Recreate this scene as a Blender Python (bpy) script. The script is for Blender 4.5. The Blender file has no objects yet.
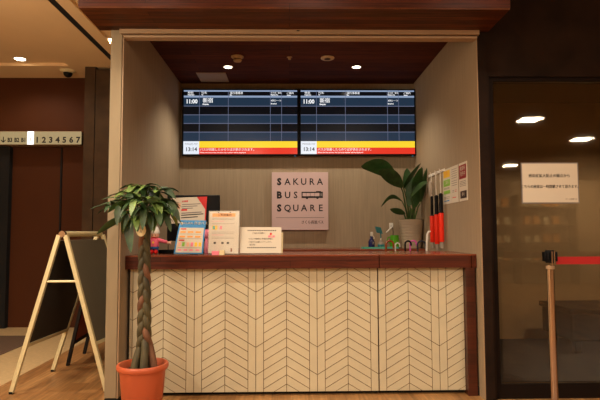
import bpy, bmesh, math, random
from mathutils import Vector, Matrix, Euler
random.seed(7)
C = bpy.context.scene.collection
PI = math.pi

# ------------------------------------------------------------------ camera
F = 525.0
CAM = Vector((0, 0, 1.16))
yaw, pitch, roll = math.atan(10 / F), math.atan(33 / F), -math.radians(0.22)
fw = Vector((math.sin(yaw) * math.cos(pitch), math.cos(yaw) * math.cos(pitch), math.sin(pitch)))
right = Vector((math.cos(yaw), -math.sin(yaw), 0))
up = right.cross(fw)
R = Matrix((right, up, -fw)).transposed() @ Matrix.Rotation(roll, 3, 'Z')
cam = bpy.data.cameras.new('camera'); cam.sensor_width = 36; cam.lens = F / 600 * 36
camo = bpy.data.objects.new('camera', cam); C.objects.link(camo)
camo.matrix_world = Matrix.Translation(CAM) @ R.to_4x4()
bpy.context.scene.camera = camo

def ray(px, py):
    return R @ Vector((px - 300, 200 - py, -F))
def P(px, py, Y):                      # point of the place at depth Y seen at a pixel (used to measure the place)
    d = ray(px, py); return CAM + d * (Y / d.y)
def PXw(px, py, X):
    d = ray(px, py); return CAM + d * (X / d.x)
def PZ(px, py, Z):
    d = ray(px, py); return CAM + d * ((Z - CAM.z) / d.z)

# ------------------------------------------------------------------ materials
def lin(c):
    c = c / 255.0
    return c / 12.92 if c <= 0.04045 else ((c + 0.055) / 1.055) ** 2.4
def rgb(r, g, b): return (lin(r), lin(g), lin(b), 1)

def new_mat(name):
    m = bpy.data.materials.new(name); m.use_nodes = True
    nt = m.node_tree
    return m, nt, nt.nodes['Principled BSDF']

def plain(name, col, rough=0.5, metal=0.0, noise=0.0, nscale=20.0, stretch=(1, 1, 1), bump=0.0, trans=0.0, alpha=1.0, emit=0.0, spec=None, coat=0.0):
    m, nt, b = new_mat(name)
    b.inputs['Base Color'].default_value = rgb(*col)
    b.inputs['Roughness'].default_value = rough
    b.inputs['Metallic'].default_value = metal
    if trans: b.inputs['Transmission Weight'].default_value = trans
    if alpha < 1: b.inputs['Alpha'].default_value = alpha
    if spec is not None: b.inputs['Specular IOR Level'].default_value = spec
    if coat: b.inputs['Coat Weight'].default_value = coat
    if emit:
        b.inputs['Emission Color'].default_value = rgb(*col); b.inputs['Emission Strength'].default_value = emit
    if noise or bump:
        tc = nt.nodes.new('ShaderNodeTexCoord'); mp = nt.nodes.new('ShaderNodeMapping')
        mp.inputs['Scale'].default_value = stretch
        nz = nt.nodes.new('ShaderNodeTexNoise'); nz.inputs['Scale'].default_value = nscale; nz.inputs['Detail'].default_value = 4
        nt.links.new(tc.outputs['Object'], mp.inputs[0]); nt.links.new(mp.outputs[0], nz.inputs['Vector'])
        if noise:
            mx = nt.nodes.new('ShaderNodeMix'); mx.data_type = 'RGBA'
            a = [max(0, x * (1 - noise)) for x in rgb(*col)[:3]]; c2 = [min(1, x * (1 + noise)) for x in rgb(*col)[:3]]
            mx.inputs['A'].default_value = (*a, 1); mx.inputs['B'].default_value = (*c2, 1)
            cr = nt.nodes.new('ShaderNodeMapRange'); cr.inputs['From Min'].default_value = .3; cr.inputs['From Max'].default_value = .7
            nt.links.new(nz.outputs['Fac'], cr.inputs['Value'])
            nt.links.new(cr.outputs[0], mx.inputs['Factor']); nt.links.new(mx.outputs['Result'], b.inputs['Base Color'])
        if bump:
            bp = nt.nodes.new('ShaderNodeBump'); bp.inputs['Strength'].default_value = bump; bp.inputs['Distance'].default_value = .01
            nt.links.new(nz.outputs['Fac'], bp.inputs['Height']); nt.links.new(bp.outputs[0], b.inputs['Normal'])
    return m

def emis(name, col, s=1.0, gloss=False):
    m, nt, b = new_mat(name)
    b.inputs['Base Color'].default_value = (0.01, 0.01, 0.01, 1)
    b.inputs['Roughness'].default_value = 0.14 if gloss else 0.6; b.inputs['Specular IOR Level'].default_value = .22 if gloss else .5
    b.inputs['Emission Color'].default_value = rgb(*col); b.inputs['Emission Strength'].default_value = s
    return m

def planks(name, cols, w, l, axis='X', rough=.35, gap=.002, grain=.35, plane='XY', gapcol=(20, 10, 5), spec=.5):
    """planks running along an axis; plane tells which face they lie in"""
    m, nt, b = new_mat(name); N = nt.nodes.new; L = nt.links.new
    tc = N('ShaderNodeTexCoord'); sp = N('ShaderNodeSeparateXYZ'); cb = N('ShaderNodeCombineXYZ'); L(tc.outputs['Object'], sp.inputs[0])
    long_, short = axis, [a for a in plane if a != axis][0]
    L(sp.outputs[long_], cb.inputs['X']); L(sp.outputs[short], cb.inputs['Y'])
    br = N('ShaderNodeTexBrick'); br.offset = .37; br.inputs['Scale'].default_value = 1
    br.inputs['Brick Width'].default_value = l; br.inputs['Row Height'].default_value = w
    br.inputs['Mortar Size'].default_value = gap; br.inputs['Mortar Smooth'].default_value = .2
    br.inputs['Color1'].default_value = rgb(*cols[0]); br.inputs['Color2'].default_value = rgb(*cols[1]); br.inputs['Mortar'].default_value = rgb(*gapcol)
    L(cb.outputs[0], br.inputs['Vector'])
    mp = N('ShaderNodeMapping'); mp.inputs['Scale'].default_value = (1.2, 16, 16); L(cb.outputs[0], mp.inputs[0])
    nz = N('ShaderNodeTexNoise'); nz.inputs['Scale'].default_value = 3; nz.inputs['Detail'].default_value = 6; nz.inputs['Distortion'].default_value = .6
    L(mp.outputs[0], nz.inputs['Vector'])
    cr = N('ShaderNodeMapRange'); cr.inputs['From Min'].default_value = .3; cr.inputs['From Max'].default_value = .7
    cr.inputs['To Min'].default_value = 1 - grain; cr.inputs['To Max'].default_value = 1 + grain
    L(nz.outputs['Fac'], cr.inputs['Value'])
    vm = N('ShaderNodeVectorMath'); vm.operation = 'SCALE'; L(br.outputs['Color'], vm.inputs[0]); L(cr.outputs[0], vm.inputs['Scale'])
    L(vm.outputs[0], b.inputs['Base Color']); b.inputs['Roughness'].default_value = rough; b.inputs['Specular IOR Level'].default_value = spec
    bp = N('ShaderNodeBump'); bp.inputs['Strength'].default_value = .15; bp.inputs['Distance'].default_value = .003
    L(nz.outputs['Fac'], bp.inputs['Height']); L(bp.outputs[0], b.inputs['Normal'])
    return m

M = {}
M['fabric'] = plain('vertical_fibre_wallcovering', (154, 136, 109), .8, noise=.11, nscale=70, stretch=(1.2, 1.2, .045), bump=.05)
M['pillar'] = plain('pale_stone_pillar', (136, 121, 94), .7, noise=.08, nscale=14, stretch=(1, 1, .2))
M['redwood'] = planks('red_brown_wood', [(76, 31, 14), (60, 24, 11)], .06, 2.5, 'X', .5, .0015, .4, 'XZ', (25, 8, 4), .22)
M['redwood_h'] = planks('red_brown_wood_soffit', [(88, 46, 20), (56, 28, 12)], .06, 2.5, 'X', .5, .002, .45, 'XY', (25, 8, 4), .15)
M['endwood'] = planks('red_brown_end_panel', [(74, 30, 14), (56, 22, 10)], .11, 1.0, 'X', .35, .001, .3, 'XZ', (40, 14, 6))
M['darkwood'] = planks('dark_wood_ceiling', [(92, 44, 18), (62, 28, 11)], .12, 2.4, 'X', .75, .002, .35, 'XY', (15, 7, 4), .15)
M['top'] = plain('glossy_wood_top', (120, 62, 40), .22, noise=.15, nscale=8, stretch=(.5, 6, 6))
M['floor'] = planks('oak_floor', [(176, 132, 82), (134, 94, 54)], .13, .7, 'Y', .4, .001, .34, 'XY', (110, 68, 38))
M['stone'] = plain('beige_stone_floor', (186, 160, 116), .55, noise=.1, nscale=30, bump=.05)
M['carpet'] = plain('brown_carpet', (92, 70, 52), .95, noise=.25, nscale=160, bump=.4)
M['plaster'] = plain('warm_plaster', (234, 202, 154), .85, noise=.02, nscale=3)
M['elev'] = plain('brown_lacquered_metal', (72, 37, 15), .7, noise=.05, nscale=3, spec=.15)
M['bronze'] = plain('mottled_bronze_wall', (66, 48, 29), .7, spec=.2, noise=.2, nscale=7, bump=.05)
M['darkwall'] = plain('mottled_dark_wall', (32, 21, 14), .75, spec=.1, noise=.45, nscale=4, bump=.04)
M['tile'] = plain('cream_tile', (194, 185, 156), .42, noise=.035, nscale=9)
M['grout'] = plain('brown_grout', (92, 66, 42), .9)
M['black'] = plain('black_plastic', (11, 11, 12), .5, spec=.15)
M['void'] = plain('black_matte', (6, 6, 6), .9)
M['rail'] = plain('champagne_metal', (160, 134, 104), .5, .0)
M['steel'] = plain('polished_steel', (190, 170, 155), .18, 1.0)
M['alu'] = plain('cream_aluminium', (200, 188, 146), .4, .1)
M['board'] = plain('grey_board', (84, 78, 64), .6, noise=.05, nscale=6)
M['boarddark'] = plain('dark_board_back', (36, 30, 24), .7)
M['bwood'] = plain('black_wood', (22, 15, 11), .7, spec=.2)
M['steelframe'] = plain('dark_brown_frame', (24, 15, 10), .7, spec=.1)
M['roomfloor'] = plain('dark_room_floor', (18, 12, 9), .6)
M['roomwall'] = plain('brown_room_wall', (150, 122, 88), .8, noise=.1, nscale=2)
M['orangeboard'] = plain('rust_board', (150, 66, 34), .6, noise=.1, nscale=5)
M['terra'] = plain('terracotta_plastic', (178, 84, 50), .4, noise=.04, nscale=6)
M['soil'] = plain('soil', (60, 42, 28), .95, noise=.4, nscale=60, bump=.6)
M['white'] = plain('white_paper', (210, 202, 184), .7, spec=.2)
M['whiteplastic'] = plain('white_plastic', (225, 220, 208), .4)
M['pink'] = plain('pink_panel', (202, 174, 170), .6)
M['ink'] = plain('black_ink', (24, 20, 20), .7)
M['inkgrey'] = plain('grey_ink', (120, 112, 108), .7)
M['inkred'] = plain('red_ink', (205, 40, 36), .6)
M['inkblue'] = plain('blue_ink', (36, 130, 190), .55)
M['inkyellow'] = plain('yellow_ink', (238, 190, 40), .6)
M['inkorange'] = plain('orange_ink', (235, 160, 70), .6)
M['inkgreen'] = plain('green_ink', (130, 185, 60), .6)
M['inkpink'] = plain('pink_ink', (238, 130, 150), .6)
M['maroon'] = plain('maroon_ink', (140, 22, 26), .6)
M['darkink'] = plain('dark_brown_ink', (50, 30, 26), .6)
M['skin'] = plain('doll_skin', (240, 190, 160), .5)
M['peach'] = plain('peach_ink', (235, 180, 150), .6)
M['acrylic'] = plain('clear_acrylic', (236, 234, 226), .25, alpha=.16, spec=.25)
M['potbeige'] = plain('beige_ceramic', (178, 160, 136), .5)
M['leaf'] = plain('pachira_leaf', (40, 66, 26), .5, noise=.6, nscale=16)
M['leafdark'] = plain('bird_of_paradise_leaf', (42, 76, 34), .4, noise=.4, nscale=7)
M['stemgreen'] = plain('green_stem', (64, 92, 42), .45, noise=.25, nscale=12)
M['bark'] = plain('green_brown_bark', (66, 60, 36), .7, noise=.5, nscale=14, stretch=(1, 1, .35), bump=.3)
M['bark2'] = plain('reddish_bark', (104, 68, 44), .7, noise=.4, nscale=18, stretch=(1, 1, .35), bump=.3)
M['cream'] = plain('cream_label', (224, 208, 162), .6)
M['leaflight'] = plain('pachira_young_leaf', (96, 120, 56), .45, noise=.4, nscale=16)
M['detcream'] = plain('beige_plastic', (190, 166, 128), .6)
M['red'] = plain('red_belt_fabric', (168, 8, 6), .6)
M['wandred'] = plain('red_translucent_tube', (238, 44, 20), .3, emit=.06)
M['clear'] = plain('cloudy_clear_plastic', (190, 180, 165), .3, alpha=.6)
M['teal'] = plain('teal_plastic', (70, 176, 150), .4)
M['tealdark'] = plain('dark_teal_plastic', (20, 116, 124), .35)
M['navy'] = plain('navy_bottle', (20, 26, 84), .25)
M['greenmug'] = plain('bright_green_glaze', (88, 176, 28), .25)
M['caramel'] = plain('glossy_brown_handle', (134, 62, 26), .25)
M['magenta'] = plain('pink_handle', (214, 90, 176), .3)
M['navyfab'] = plain('dark_fabric', (36, 38, 48), .8)
M['pinktop'] = plain('doll_pink_knit', (224, 96, 118), .8)
M['bluejean'] = plain('doll_blue_trousers', (36, 90, 150), .8)
M['redshoe'] = plain('doll_red_shoe', (206, 20, 20), .4)
M['lampglass'] = emis('lit_lamp_glass', (255, 236, 205), 14)
M['panelglow'] = emis('lit_panel_glass', (255, 240, 214), 38)
M['litcell'] = emis('lit_indicator', (255, 250, 245), 1.6)
M['indic'] = emis('backlit_indicator', (214, 186, 132), .55)
M['shopshelf'] = plain('shop_shelf_wood', (120, 92, 60), .6)
M['shopwall'] = plain('shop_wall', (190, 162, 122), .8, noise=.05, nscale=2)
# screens
SC = 1.0
for k, c in dict(s_light=(142, 160, 190), s_dark=(9, 11, 16), s_blue=(32, 50, 70), s_yel=(252, 214, 48), s_red=(232, 52, 34), s_white=(232, 238, 248), s_line=(104, 110, 136), s_text=(250, 250, 252)).items():
    M[k] = emis('screen_' + k[2:], c, SC, True)

def glass_mat():
    m = bpy.data.materials.new('tinted_shop_glass'); m.use_nodes = True; nt = m.node_tree
    for n in list(nt.nodes): nt.nodes.remove(n)
    o = nt.nodes.new('ShaderNodeOutputMaterial'); t = nt.nodes.new('ShaderNodeBsdfTransparent'); g = nt.nodes.new('ShaderNodeBsdfGlossy')
    t.inputs['Color'].default_value = (.74, .70, .62, 1); g.inputs['Roughness'].default_value = .02; g.inputs['Color'].default_value = (1, .96, .88, 1)
    mx = nt.nodes.new('ShaderNodeMixShader'); fr = nt.nodes.new('ShaderNodeFresnel'); fr.inputs['IOR'].default_value = 1.45
    nt.links.new(fr.outputs[0], mx.inputs[0]); nt.links.new(t.outputs[0], mx.inputs[1]); nt.links.new(g.outputs[0], mx.inputs[2]); nt.links.new(mx.outputs[0], o.inputs[0])
    return m
M['glass'] = glass_mat()

# ------------------------------------------------------------------ mesh builder
class MB:
    def __init__(s): s.v = []; s.f = []; s.mi = []; s.mats = []; s.smooth = []
    def slot(s, m):
        m = M[m] if isinstance(m, str) else m
        if m not in s.mats: s.mats.append(m)
        return s.mats.index(m)
    def add(s, vs, fs, m, smooth=False, mat=None):
        k = len(s.v); i = s.slot(m)
        for v in vs:
            v = Vector(v)
            if mat is not None: v = mat @ v
            s.v.append(v)
        for f in fs: s.f.append([k + a for a in f]); s.mi.append(i); s.smooth.append(smooth)
    def box(s, a, b, m, mat=None):
        x0, y0, z0 = [min(p, q) for p, q in zip(a, b)]; x1, y1, z1 = [max(p, q) for p, q in zip(a, b)]
        s.add([(x0, y0, z0), (x1, y0, z0), (x1, y1, z0), (x0, y1, z0), (x0, y0, z1), (x1, y0, z1), (x1, y1, z1), (x0, y1, z1)],
              [(3, 2, 1, 0), (4, 5, 6, 7), (0, 1, 5, 4), (1, 2, 6, 5), (2, 3, 7, 6), (3, 0, 4, 7)], m, False, mat)
    def rbox(s, a, b, r, m, mat=None, seg=2):
        bm = bmesh.new(); bmesh.ops.create_cube(bm, size=1)
        a = Vector([min(p, q) for p, q in zip(a, b)]) if False else Vector(a); b = Vector(b)
        lo = Vector([min(p, q) for p, q in zip(a, b)]); hi = Vector([max(p, q) for p, q in zip(a, b)])
        for v in bm.verts: v.co = Vector([(lo[i] + hi[i]) / 2 + v.co[i] * (hi[i] - lo[i]) for i in range(3)])
        bmesh.ops.bevel(bm, geom=bm.edges[:], offset=r, segments=seg, affect='EDGES', profile=.5)
        s.frombm(bm, m, mat)
    def frombm(s, bm, m, mat=None, smooth=False):
        bm.verts.index_update(); s.add([v.co.copy() for v in bm.verts], [[v.index for v in f.verts] for f in bm.faces], m, smooth, mat); bm.free()
    def prism(s, poly, d, m, mat=None):
        """poly: 3-D points in order; d: extrusion vector"""
        n = len(poly); d = Vector(d); p = [Vector(q) for q in poly]
        vs = p + [q + d for q in p]
        nrm = sum(((p[i] - p[0]).cross(p[(i + 1) % n] - p[0]) for i in range(1, n - 1)), Vector())
        fs = [list(range(n)), list(range(2 * n - 1, n - 1, -1))] + [[(i + 1) % n, i, i + n, (i + 1) % n + n] for i in range(n)]
        if nrm.dot(d) > 0: fs = [f[::-1] for f in fs]
        s.add(vs, fs, m, False, mat)
    def tube(s, pts, rad, m, n=8, cap=True, mat=None, flat=None):
        pts = [Vector(p) for p in pts]; k = len(pts)
        if not hasattr(rad, '__len__'): rad = [rad] * k
        vs = []; prev = None
        for i, p in enumerate(pts):
            t = (pts[min(i + 1, k - 1)] - pts[max(i - 1, 0)]).normalized()
            if prev is None:
                a = t.orthogonal().normalized()
            else:
                a = (prev - t * prev.dot(t)).normalized()
            prev = a; b = t.cross(a)
            for j in range(n):
                an = 2 * PI * j / n; vs.append(p + (a * math.cos(an) + b * math.sin(an)) * rad[i])
        fs = [[i * n + j, i * n + (j + 1) % n, (i + 1) * n + (j + 1) % n, (i + 1) * n + j] for i in range(k - 1) for j in range(n)]
        if cap: fs += [list(range(n))[::-1], [(k - 1) * n + j for j in range(n)]]
        s.add(vs, fs, m, True, mat)
    def lathe(s, prof, c, m, n=32, mat=None, axis='Z', smooth=True):
        """prof: (r, h) from bottom to top on the outside"""
        c = Vector(c); vs = []; fs = []
        k = len(prof)
        for r, h in prof:
            for j in range(n):
                an = 2 * PI * j / n
                if axis == 'Z': v = Vector((r * math.cos(an), r * math.sin(an), h))
                elif axis == 'Y': v = Vector((r * math.cos(an), h, -r * math.sin(an)))
                else: v = Vector((h, r * math.cos(an), r * math.sin(an)))
                vs.append(c + v)
        for i in range(k - 1):
            for j in range(n): fs.append([i * n + j, i * n + (j + 1) % n, (i + 1) * n + (j + 1) % n, (i + 1) * n + j])
        if prof[0][0] > 1e-6: fs.append(list(range(n))[::-1])
        if prof[-1][0] > 1e-6: fs.append([(k - 1) * n + j for j in range(n)])
        s.add(vs, fs, m, smooth, mat)
    def ball(s, c, r, m, sc=(1, 1, 1), mat=None, n=14):
        bm = bmesh.new(); bmesh.ops.create_uvsphere(bm, u_segments=n, v_segments=n // 2 + 2, radius=r)
        for v in bm.verts: v.co = Vector((v.co.x * sc[0], v.co.y * sc[1], v.co.z * sc[2])) + Vector(c)
        s.frombm(bm, m, mat, True)
    def quad(s, a, b, c, d, m): s.add([a, b, c, d], [(0, 1, 2, 3)], m)
    def panelq(s, x0, z0, x1, z1, y, m, t=.0008):   # thin raised rectangle on a plane facing -Y
        s.box((x0, y - t, z0), (x1, y, z1), m)
    def build(s, name, parent=None, smooth_angle=True):
        me = bpy.data.meshes.new(name); me.from_pydata([tuple(v) for v in s.v], [], s.f)
        for m in s.mats: me.materials.append(m)
        me.polygons.foreach_set('material_index', s.mi); me.polygons.foreach_set('use_smooth', s.smooth)
        me.update()
        if any(s.smooth):
            try: me.set_sharp_from_angle(angle=math.radians(40))
            except Exception: pass
        o = bpy.data.objects.new(name, me); C.objects.link(o)
        if parent is not None:
            o.parent = parent
            w = Matrix.Identity(4); q = parent
            while q is not None:
                w = (q.matrix_parent_inverse @ q.matrix_basis if q.parent else q.matrix_basis) @ w; q = q.parent
            o.matrix_parent_inverse = w.inverted()
        else:                                   # origin at the base of the thing
            pass
        return o

def tag(o, label, cat, group=None):
    o['label'] = label; o['category'] = cat
    if group: o['group'] = group
    return o
def thing(name, loc, label, cat, group=None):
    o = bpy.data.objects.new(name, None); o.empty_display_size = .1; o.location = loc; C.objects.link(o)
    return tag(o, label, cat, group)
def struct(o): o['kind'] = 'structure'; return o
def copy_tree(root, delta, label=None, dup_rot=None):
    """copies a thing with its parts and sub-parts and moves it by delta"""
    def rec(o, parent):
        c = o.copy(); C.objects.link(c); c.parent = parent
        for ch in o.children: rec(ch, c)
        return c
    kids = {}
    r = rec(root, None); r.location = root.location + Vector(delta)
    if label: r['label'] = label
    return r

_tc = {}
def text(mb, body, size, center, m, face='Y', bold=0.0, align='CENTER', sx=1.0, z=0):
    """flat lettering added to a mesh builder; face 'Y' looks to -Y, 'X' looks to -X"""
    if bold and any(ord(ch_) > 0x2000 for ch_ in body):
        for dx_ in (0, bold):
            text(mb, body, size, Vector(center) + (Vector((dx_, 0, 0)) if face == 'Y' else Vector((0, -dx_, 0)) if face == 'X' else face @ Vector((dx_, 0, 0))), m, face, 0, align, sx)
        return
    cu = bpy.data.curves.new('t', 'FONT'); cu.body = body; cu.size = size; cu.align_x = align; cu.align_y = 'CENTER'
    cu.resolution_u = 2; cu.offset = bold; cu.extrude = 0
    ob = bpy.data.objects.new('t', cu)
    me = bpy.data.meshes.new_from_object(ob)
    c = Vector(center); vs = []
    for v in me.vertices:
        x, y = v.co.x * sx, v.co.y
        if face == 'Y': vs.append(c + Vector((x, 0, y)))
        elif face == 'X': vs.append(c + Vector((0, -x, y)))
        else: vs.append(face @ Vector((x, y, 0)) + c)
    mb.add(vs, [list(p.vertices) for p in me.polygons], m)
    bpy.data.objects.remove(ob); bpy.data.meshes.remove(me); bpy.data.curves.remove(cu)

# ------------------------------------------------------------------ key measures of the place
YA = 3.68            # front plane of the booth
XL, XR = -1.176, 1.345
YB = 5.60            # back wall of the booth
ZC = 2.775           # booth ceiling
ZH = 3.118           # hall ceiling
YCF = 3.78; YP = 3.84; ZT = 1.004
XPL = -1.265         # outer face of left booth wall
YE = 6.55            # lift wall
YG = 3.74

# ------------------------------------------------------------------ setting: floor
xs_ = (PZ(0, 387, 0).x + PZ(60, 354, 0).x) / 2; xk_ = (PZ(0, 354.5, 0).x + PZ(22, 347, 0).x) / 2; yk_ = PZ(10, 336, 0).y
b = MB(); b.box((xs_, -9, -.06), (9, 7.2, 0), 'floor'); struct(b.build('floor'))
b = MB(); b.box((-5, yk_ + .001, -.06), (xs_ - .001, 7.2, 0), 'stone'); b.box((xk_, -9, -.06), (xs_ - .001, yk_, 0), 'stone')
struct(b.build('floor'))
b = MB(); b.box((-5, -9, -.06), (xk_ - .001, yk_, .004), 'carpet'); struct(b.build('floor'))
# ceiling
b = MB()
b.box((-5, 6.07, ZH), (-1.1, 7.2, 3.3), 'plaster')
b.box((-2.58, -9, ZH), (-2.03, 6.069, 3.3), 'plaster')
b.box((-5, -9, ZH + .035), (-2.581, 6.069, 3.3), 'plaster')
b.box((-1.965, -9, ZH), (-1.845, 6.069, 3.3), 'plaster')
b.box((-1.844, -9, ZH + .025), (9, 3.3, 3.3), 'plaster'); b.box((-1.844, 3.3, ZH + .025), (-1.0, 6.069, 3.3), 'plaster')
b.box((1.3, 3.3, ZH + .025), (9, 3.9, 3.3), 'plaster')
struct(b.build('ceiling'))
b = MB(); b.box((-2.029, -9, ZH + .003), (-1.966, 6.06, 3.3), 'void'); struct(b.build('trim_1'))
# lift lobby walls
b = MB()
xr = -2.42
b.box((-5, YE, 2.43), (xr, YE + .3, ZH), 'elev')                      # above the indicator
b.box((-5, YE, 0), (P(4, 300, YE).x - .35, YE + .3, 2.43), 'elev')
b.box((-5, YE + .12, 2.25), (xr, YE + .3, 2.43), 'elev')
b.box((P(82, 200, YE).x, YE, 0), (xr + .1, YE + .3, 2.43), 'elev')
struct(b.build('wall_back_left'))
b = MB(); b.box((-2.4, 6.10, 0), (P(92.6, 200, 6.1).x, 6.8, ZH), 'bronze'); b.box((P(92.6, 200, 6.1).x, 6.115, 0), (P(93.4, 200, 6.1).x, 6.8, ZH), 'void')
b.box((P(93.4, 200, 6.1).x, 6.10, 0), (XPL + .02, 6.8, ZH - .03), 'bronze')
struct(b.build('wall_left_column'))
b = MB(); b.box((-5.1, -9, 0), (-5, 6.9, 3.3), 'plaster'); struct(b.build('wall_left'))
b = MB(); b.box((-5, -9.1, 0), (9, -9, 3.3), 'shopwall'); struct(b.build('wall_front'))
b = MB(); b.box((9, -9, 0), (9.1, 7.2, 3.3), 'shopwall'); struct(b.build('wall_far_right'))

# lift doors
xa, xb_, xc, xd = P(10, 250, YE + .1).x, P(58.6, 250, YE + .1).x, P(60.2, 250, YE + .1).x, P(82.5, 250, YE + .1).x
b = MB(); b.box((xa - .02, YE + .14, 0), (xb_, YE + .17, 2.26), 'elev'); d1 = struct(b.build('door_1'))
b = MB(); b.box((xc, YE + .11, 0), (xd + .01, YE + .15, 2.26), 'elev'); d2 = struct(b.build('door_2'))
b = MB(); b.box((xa - .45, YE + .06, 0), (xa - .02, YE + .17, 2.26), 'void'); b.box((xb_ - .004, YE + .10, 0), (xb_ + .014, YE + .135, 2.25), 'void'); struct(b.build('trim_2'))

# floor indicator over the lift
z0, z1 = P(40, 145, YE).z, P(40, 131.8, YE).z
ind = thing('floor_indicator', (P(30, 138, YE).x, YE, z0), 'backlit cream lift floor indicator strip with black numerals above the brown lift doors', 'sign')
b = MB(); xs0 = P(-8, 138, YE).x; xs1 = P(81.6, 138, YE).x
b.box((xs0, YE - .03, z0), (xs1, YE + .119, z1), 'rail'); b.build('housing', ind)
cells = ['↓', 'B3', 'B2', 'B1', '', '1', '2', '3', '4', '5', '6', '7']; cw = (81.6 - .0) / 12.0
b = MB(); t = MB(); li = MB()
for i, s in enumerate(cells):
    xL_, xR_ = P(i * cw + .12, 138, YE - .03).x, P((i + 1) * cw - .12, 138, YE - .03).x
    cx = (xL_ + xR_) / 2
    if s == '':
        li.box((xL_, YE - .034, z0 + .001), (xR_, YE - .03, z1 - .001), 'litcell')
        text(t, '1', .07, (cx, YE - .0355, z0 + .06), 'peach', bold=.001)
        continue
    b.box((xL_, YE - .033, z0 + .004), (xR_, YE - .03, z1 - .004), 'indic')
    text(t, s, .1 if len(s) == 1 else .072, (cx, YE - .0345, z0 + .055), 'ink', bold=.004 if len(s) == 1 else .003, sx=1 if len(s) == 1 else .8)
b.build('floor_panel', ind); t.build('lettering', ind); o = li.build('lit_panel', ind); o['label'] = 'brightly lit white floor cell'

# booth shell
b = MB(); b.box((XPL, YA, .04), (XL, YB + .1, 3.15), 'fabric'); w = struct(b.build('wall_booth_left'))
b = MB(); b.box((XPL - .001, YA - .012, .045), (XL - .012, YA, 2.602), 'pillar'); struct(b.build('trim_3'))
b = MB(); b.box((XPL - .001, YA - .01, 0), (XL + .001, YB, .04), 'void'); struct(b.build('baseboard_left'))
b = MB(); b.box((XL - .009, YA - .006, .04), (XL - .001, YA, 2.547), 'rail'); struct(b.build('trim_4'))
b = MB(); b.box((XR, YA + .002, 0), (XR + .07, YB + .1, 3.15), 'fabric'); struct(b.build('wall_booth_right'))
b = MB(); b.box((XR - .001, YA - .004, 0), (XR + .004, YA + .001, 2.6), 'rail'); struct(b.build('trim_5'))
b = MB(); b.box((XL, YB, 0), (XR, YB + .1, 3.15), 'fabric'); struct(b.build('wall_booth_back'))
b = MB(); b.box((XR - .012, YCF + .01, 0), (XR, YB, .06), 'void'); struct(b.build('baseboard_right'))
b = MB(); b.box((XL, YA + .08, ZC), (XR, YB, ZC + .1), 'darkwood'); struct(b.build('ceiling'))
# bulkhead canopy over the booth
b = MB(); xl_, xr_ = -1.352, 1.435
b.box((xl_, 3.30, 2.616), (xr_, YA, 3.2), 'redwood')
b.box((xl_ + .002, 3.302, 2.604), (xr_ - .002, YA, 2.616), 'redwood_h')
b.box((XL, YA, 2.61), (XR, YA + .08, 3.2), 'redwood')
struct(b.build('wall_bulkhead'))
b = MB()
b.box((XL - .025, YA - .035, 2.572), (XR + .012, YA + .03, 2.603), 'rail'); b.box((XL, YA - .02, 2.548), (XR, YA + .05, 2.563), 'rail'); b.box((XL, YA - .005, 2.562), (XR, YA + .05, 2.573), 'bronze')
b.box((.05, YA - .037, 2.59), (.07, YA - .035, 2.597), 'void')
struct(b.build('trim_6'))

# right dark wall and glazed front
gx0 = P(495.5, 240, YG).x; gz1 = P(540, 82.5, YG).z
b = MB()
b.box((XR + .075, YA + .012, 0), (gx0 - .035, YA + .12, 3.2), 'darkwall')
b.box((XR + .005, YA - .003, 0), (XR + .071, YA + .0015, 2.603), 'darkwall')
b.box((gx0 - .035, YA + .012, gz1 + .03), (9, YA + .12, 3.2), 'darkwall')
b.box((3.2, YA + .012, 0), (9, YA + .12, gz1 + .03), 'darkwall')
struct(b.build('wall_right'))
b = MB()
b.box((gx0 - .035, YA + .03, 0), (gx0, YA + .09, gz1 + .03), 'steelframe'); b.box((gx0, YA + .03, gz1), (3.2, YA + .09, gz1 + .03), 'steelframe')
b.box((gx0, YA + .03, 0), (3.2, YA + .09, .10), 'steelframe')
b.box((3.16, YA + .03, .1), (3.2, YA + .09, gz1), 'bwood')
wf = struct(b.build('window_1'))
b = MB(); b.box((gx0 + .001, YG, .101), (3.159, YG + .008, gz1 - .001), 'glass'); b.build('pane', wf)
# dim room behind the glass
b = MB()
b.box((XR + .071, YA + .13, 0), (XR + .1, 7.0, 3.0), 'darkwall'); b.box((XR + .1, 5.75, 0), (9, 5.85, 3.0), 'roomwall'); b.box((XR + .08, YA + .13, 2.6), (9, 5.85, 2.7), 'void')
struct(b.build('wall_room_behind'))
b = MB(); b.box((XR + .1, YA + .13, 0), (8.9, 5.749, .004), 'roomfloor'); struct(b.build('floor'))
bn = thing('bench', (3.0, 5.3, 0), 'low dark bench standing in the dim room behind the glass', 'bench')
x0 = P(572, 330, 5.0).x
b = MB(); b.rbox((x0, 5.0, .12), (x0 + 1.3, 5.6, .38), .02, 'void'); b.build('body', bn)
b = MB(); b.rbox((x0 - .02, 4.98, .38), (x0 + 1.32, 5.62, .43), .01, 'bwood'); b.build('seat', bn)
for dx in (.05, 1.2):
    for dy in (.04, .5):
        b = MB(); b.box((x0 + dx, 5.0 + dy, 0), (x0 + dx + .06, 5.06 + dy, .12), 'void'); b.build('leg', bn)

# ------------------------------------------------------------------ counter
cu1 = thing('counter_unit', (-.26, 4.0, 0), 'long left counter unit clad in cream chevron tiles under the wooden worktop', 'counter')
cu2 = thing('counter_unit', (1.0, 4.0, 0), 'short right counter unit with cream chevron tiles and red-brown wooden end panel', 'counter')
xp0, xp1, xj = P(129.8, 300, YP).x, P(463.7, 300, YP).x, P(378.2, 320, YP).x
zp0, zp1 = .026, ZT - .10

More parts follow.
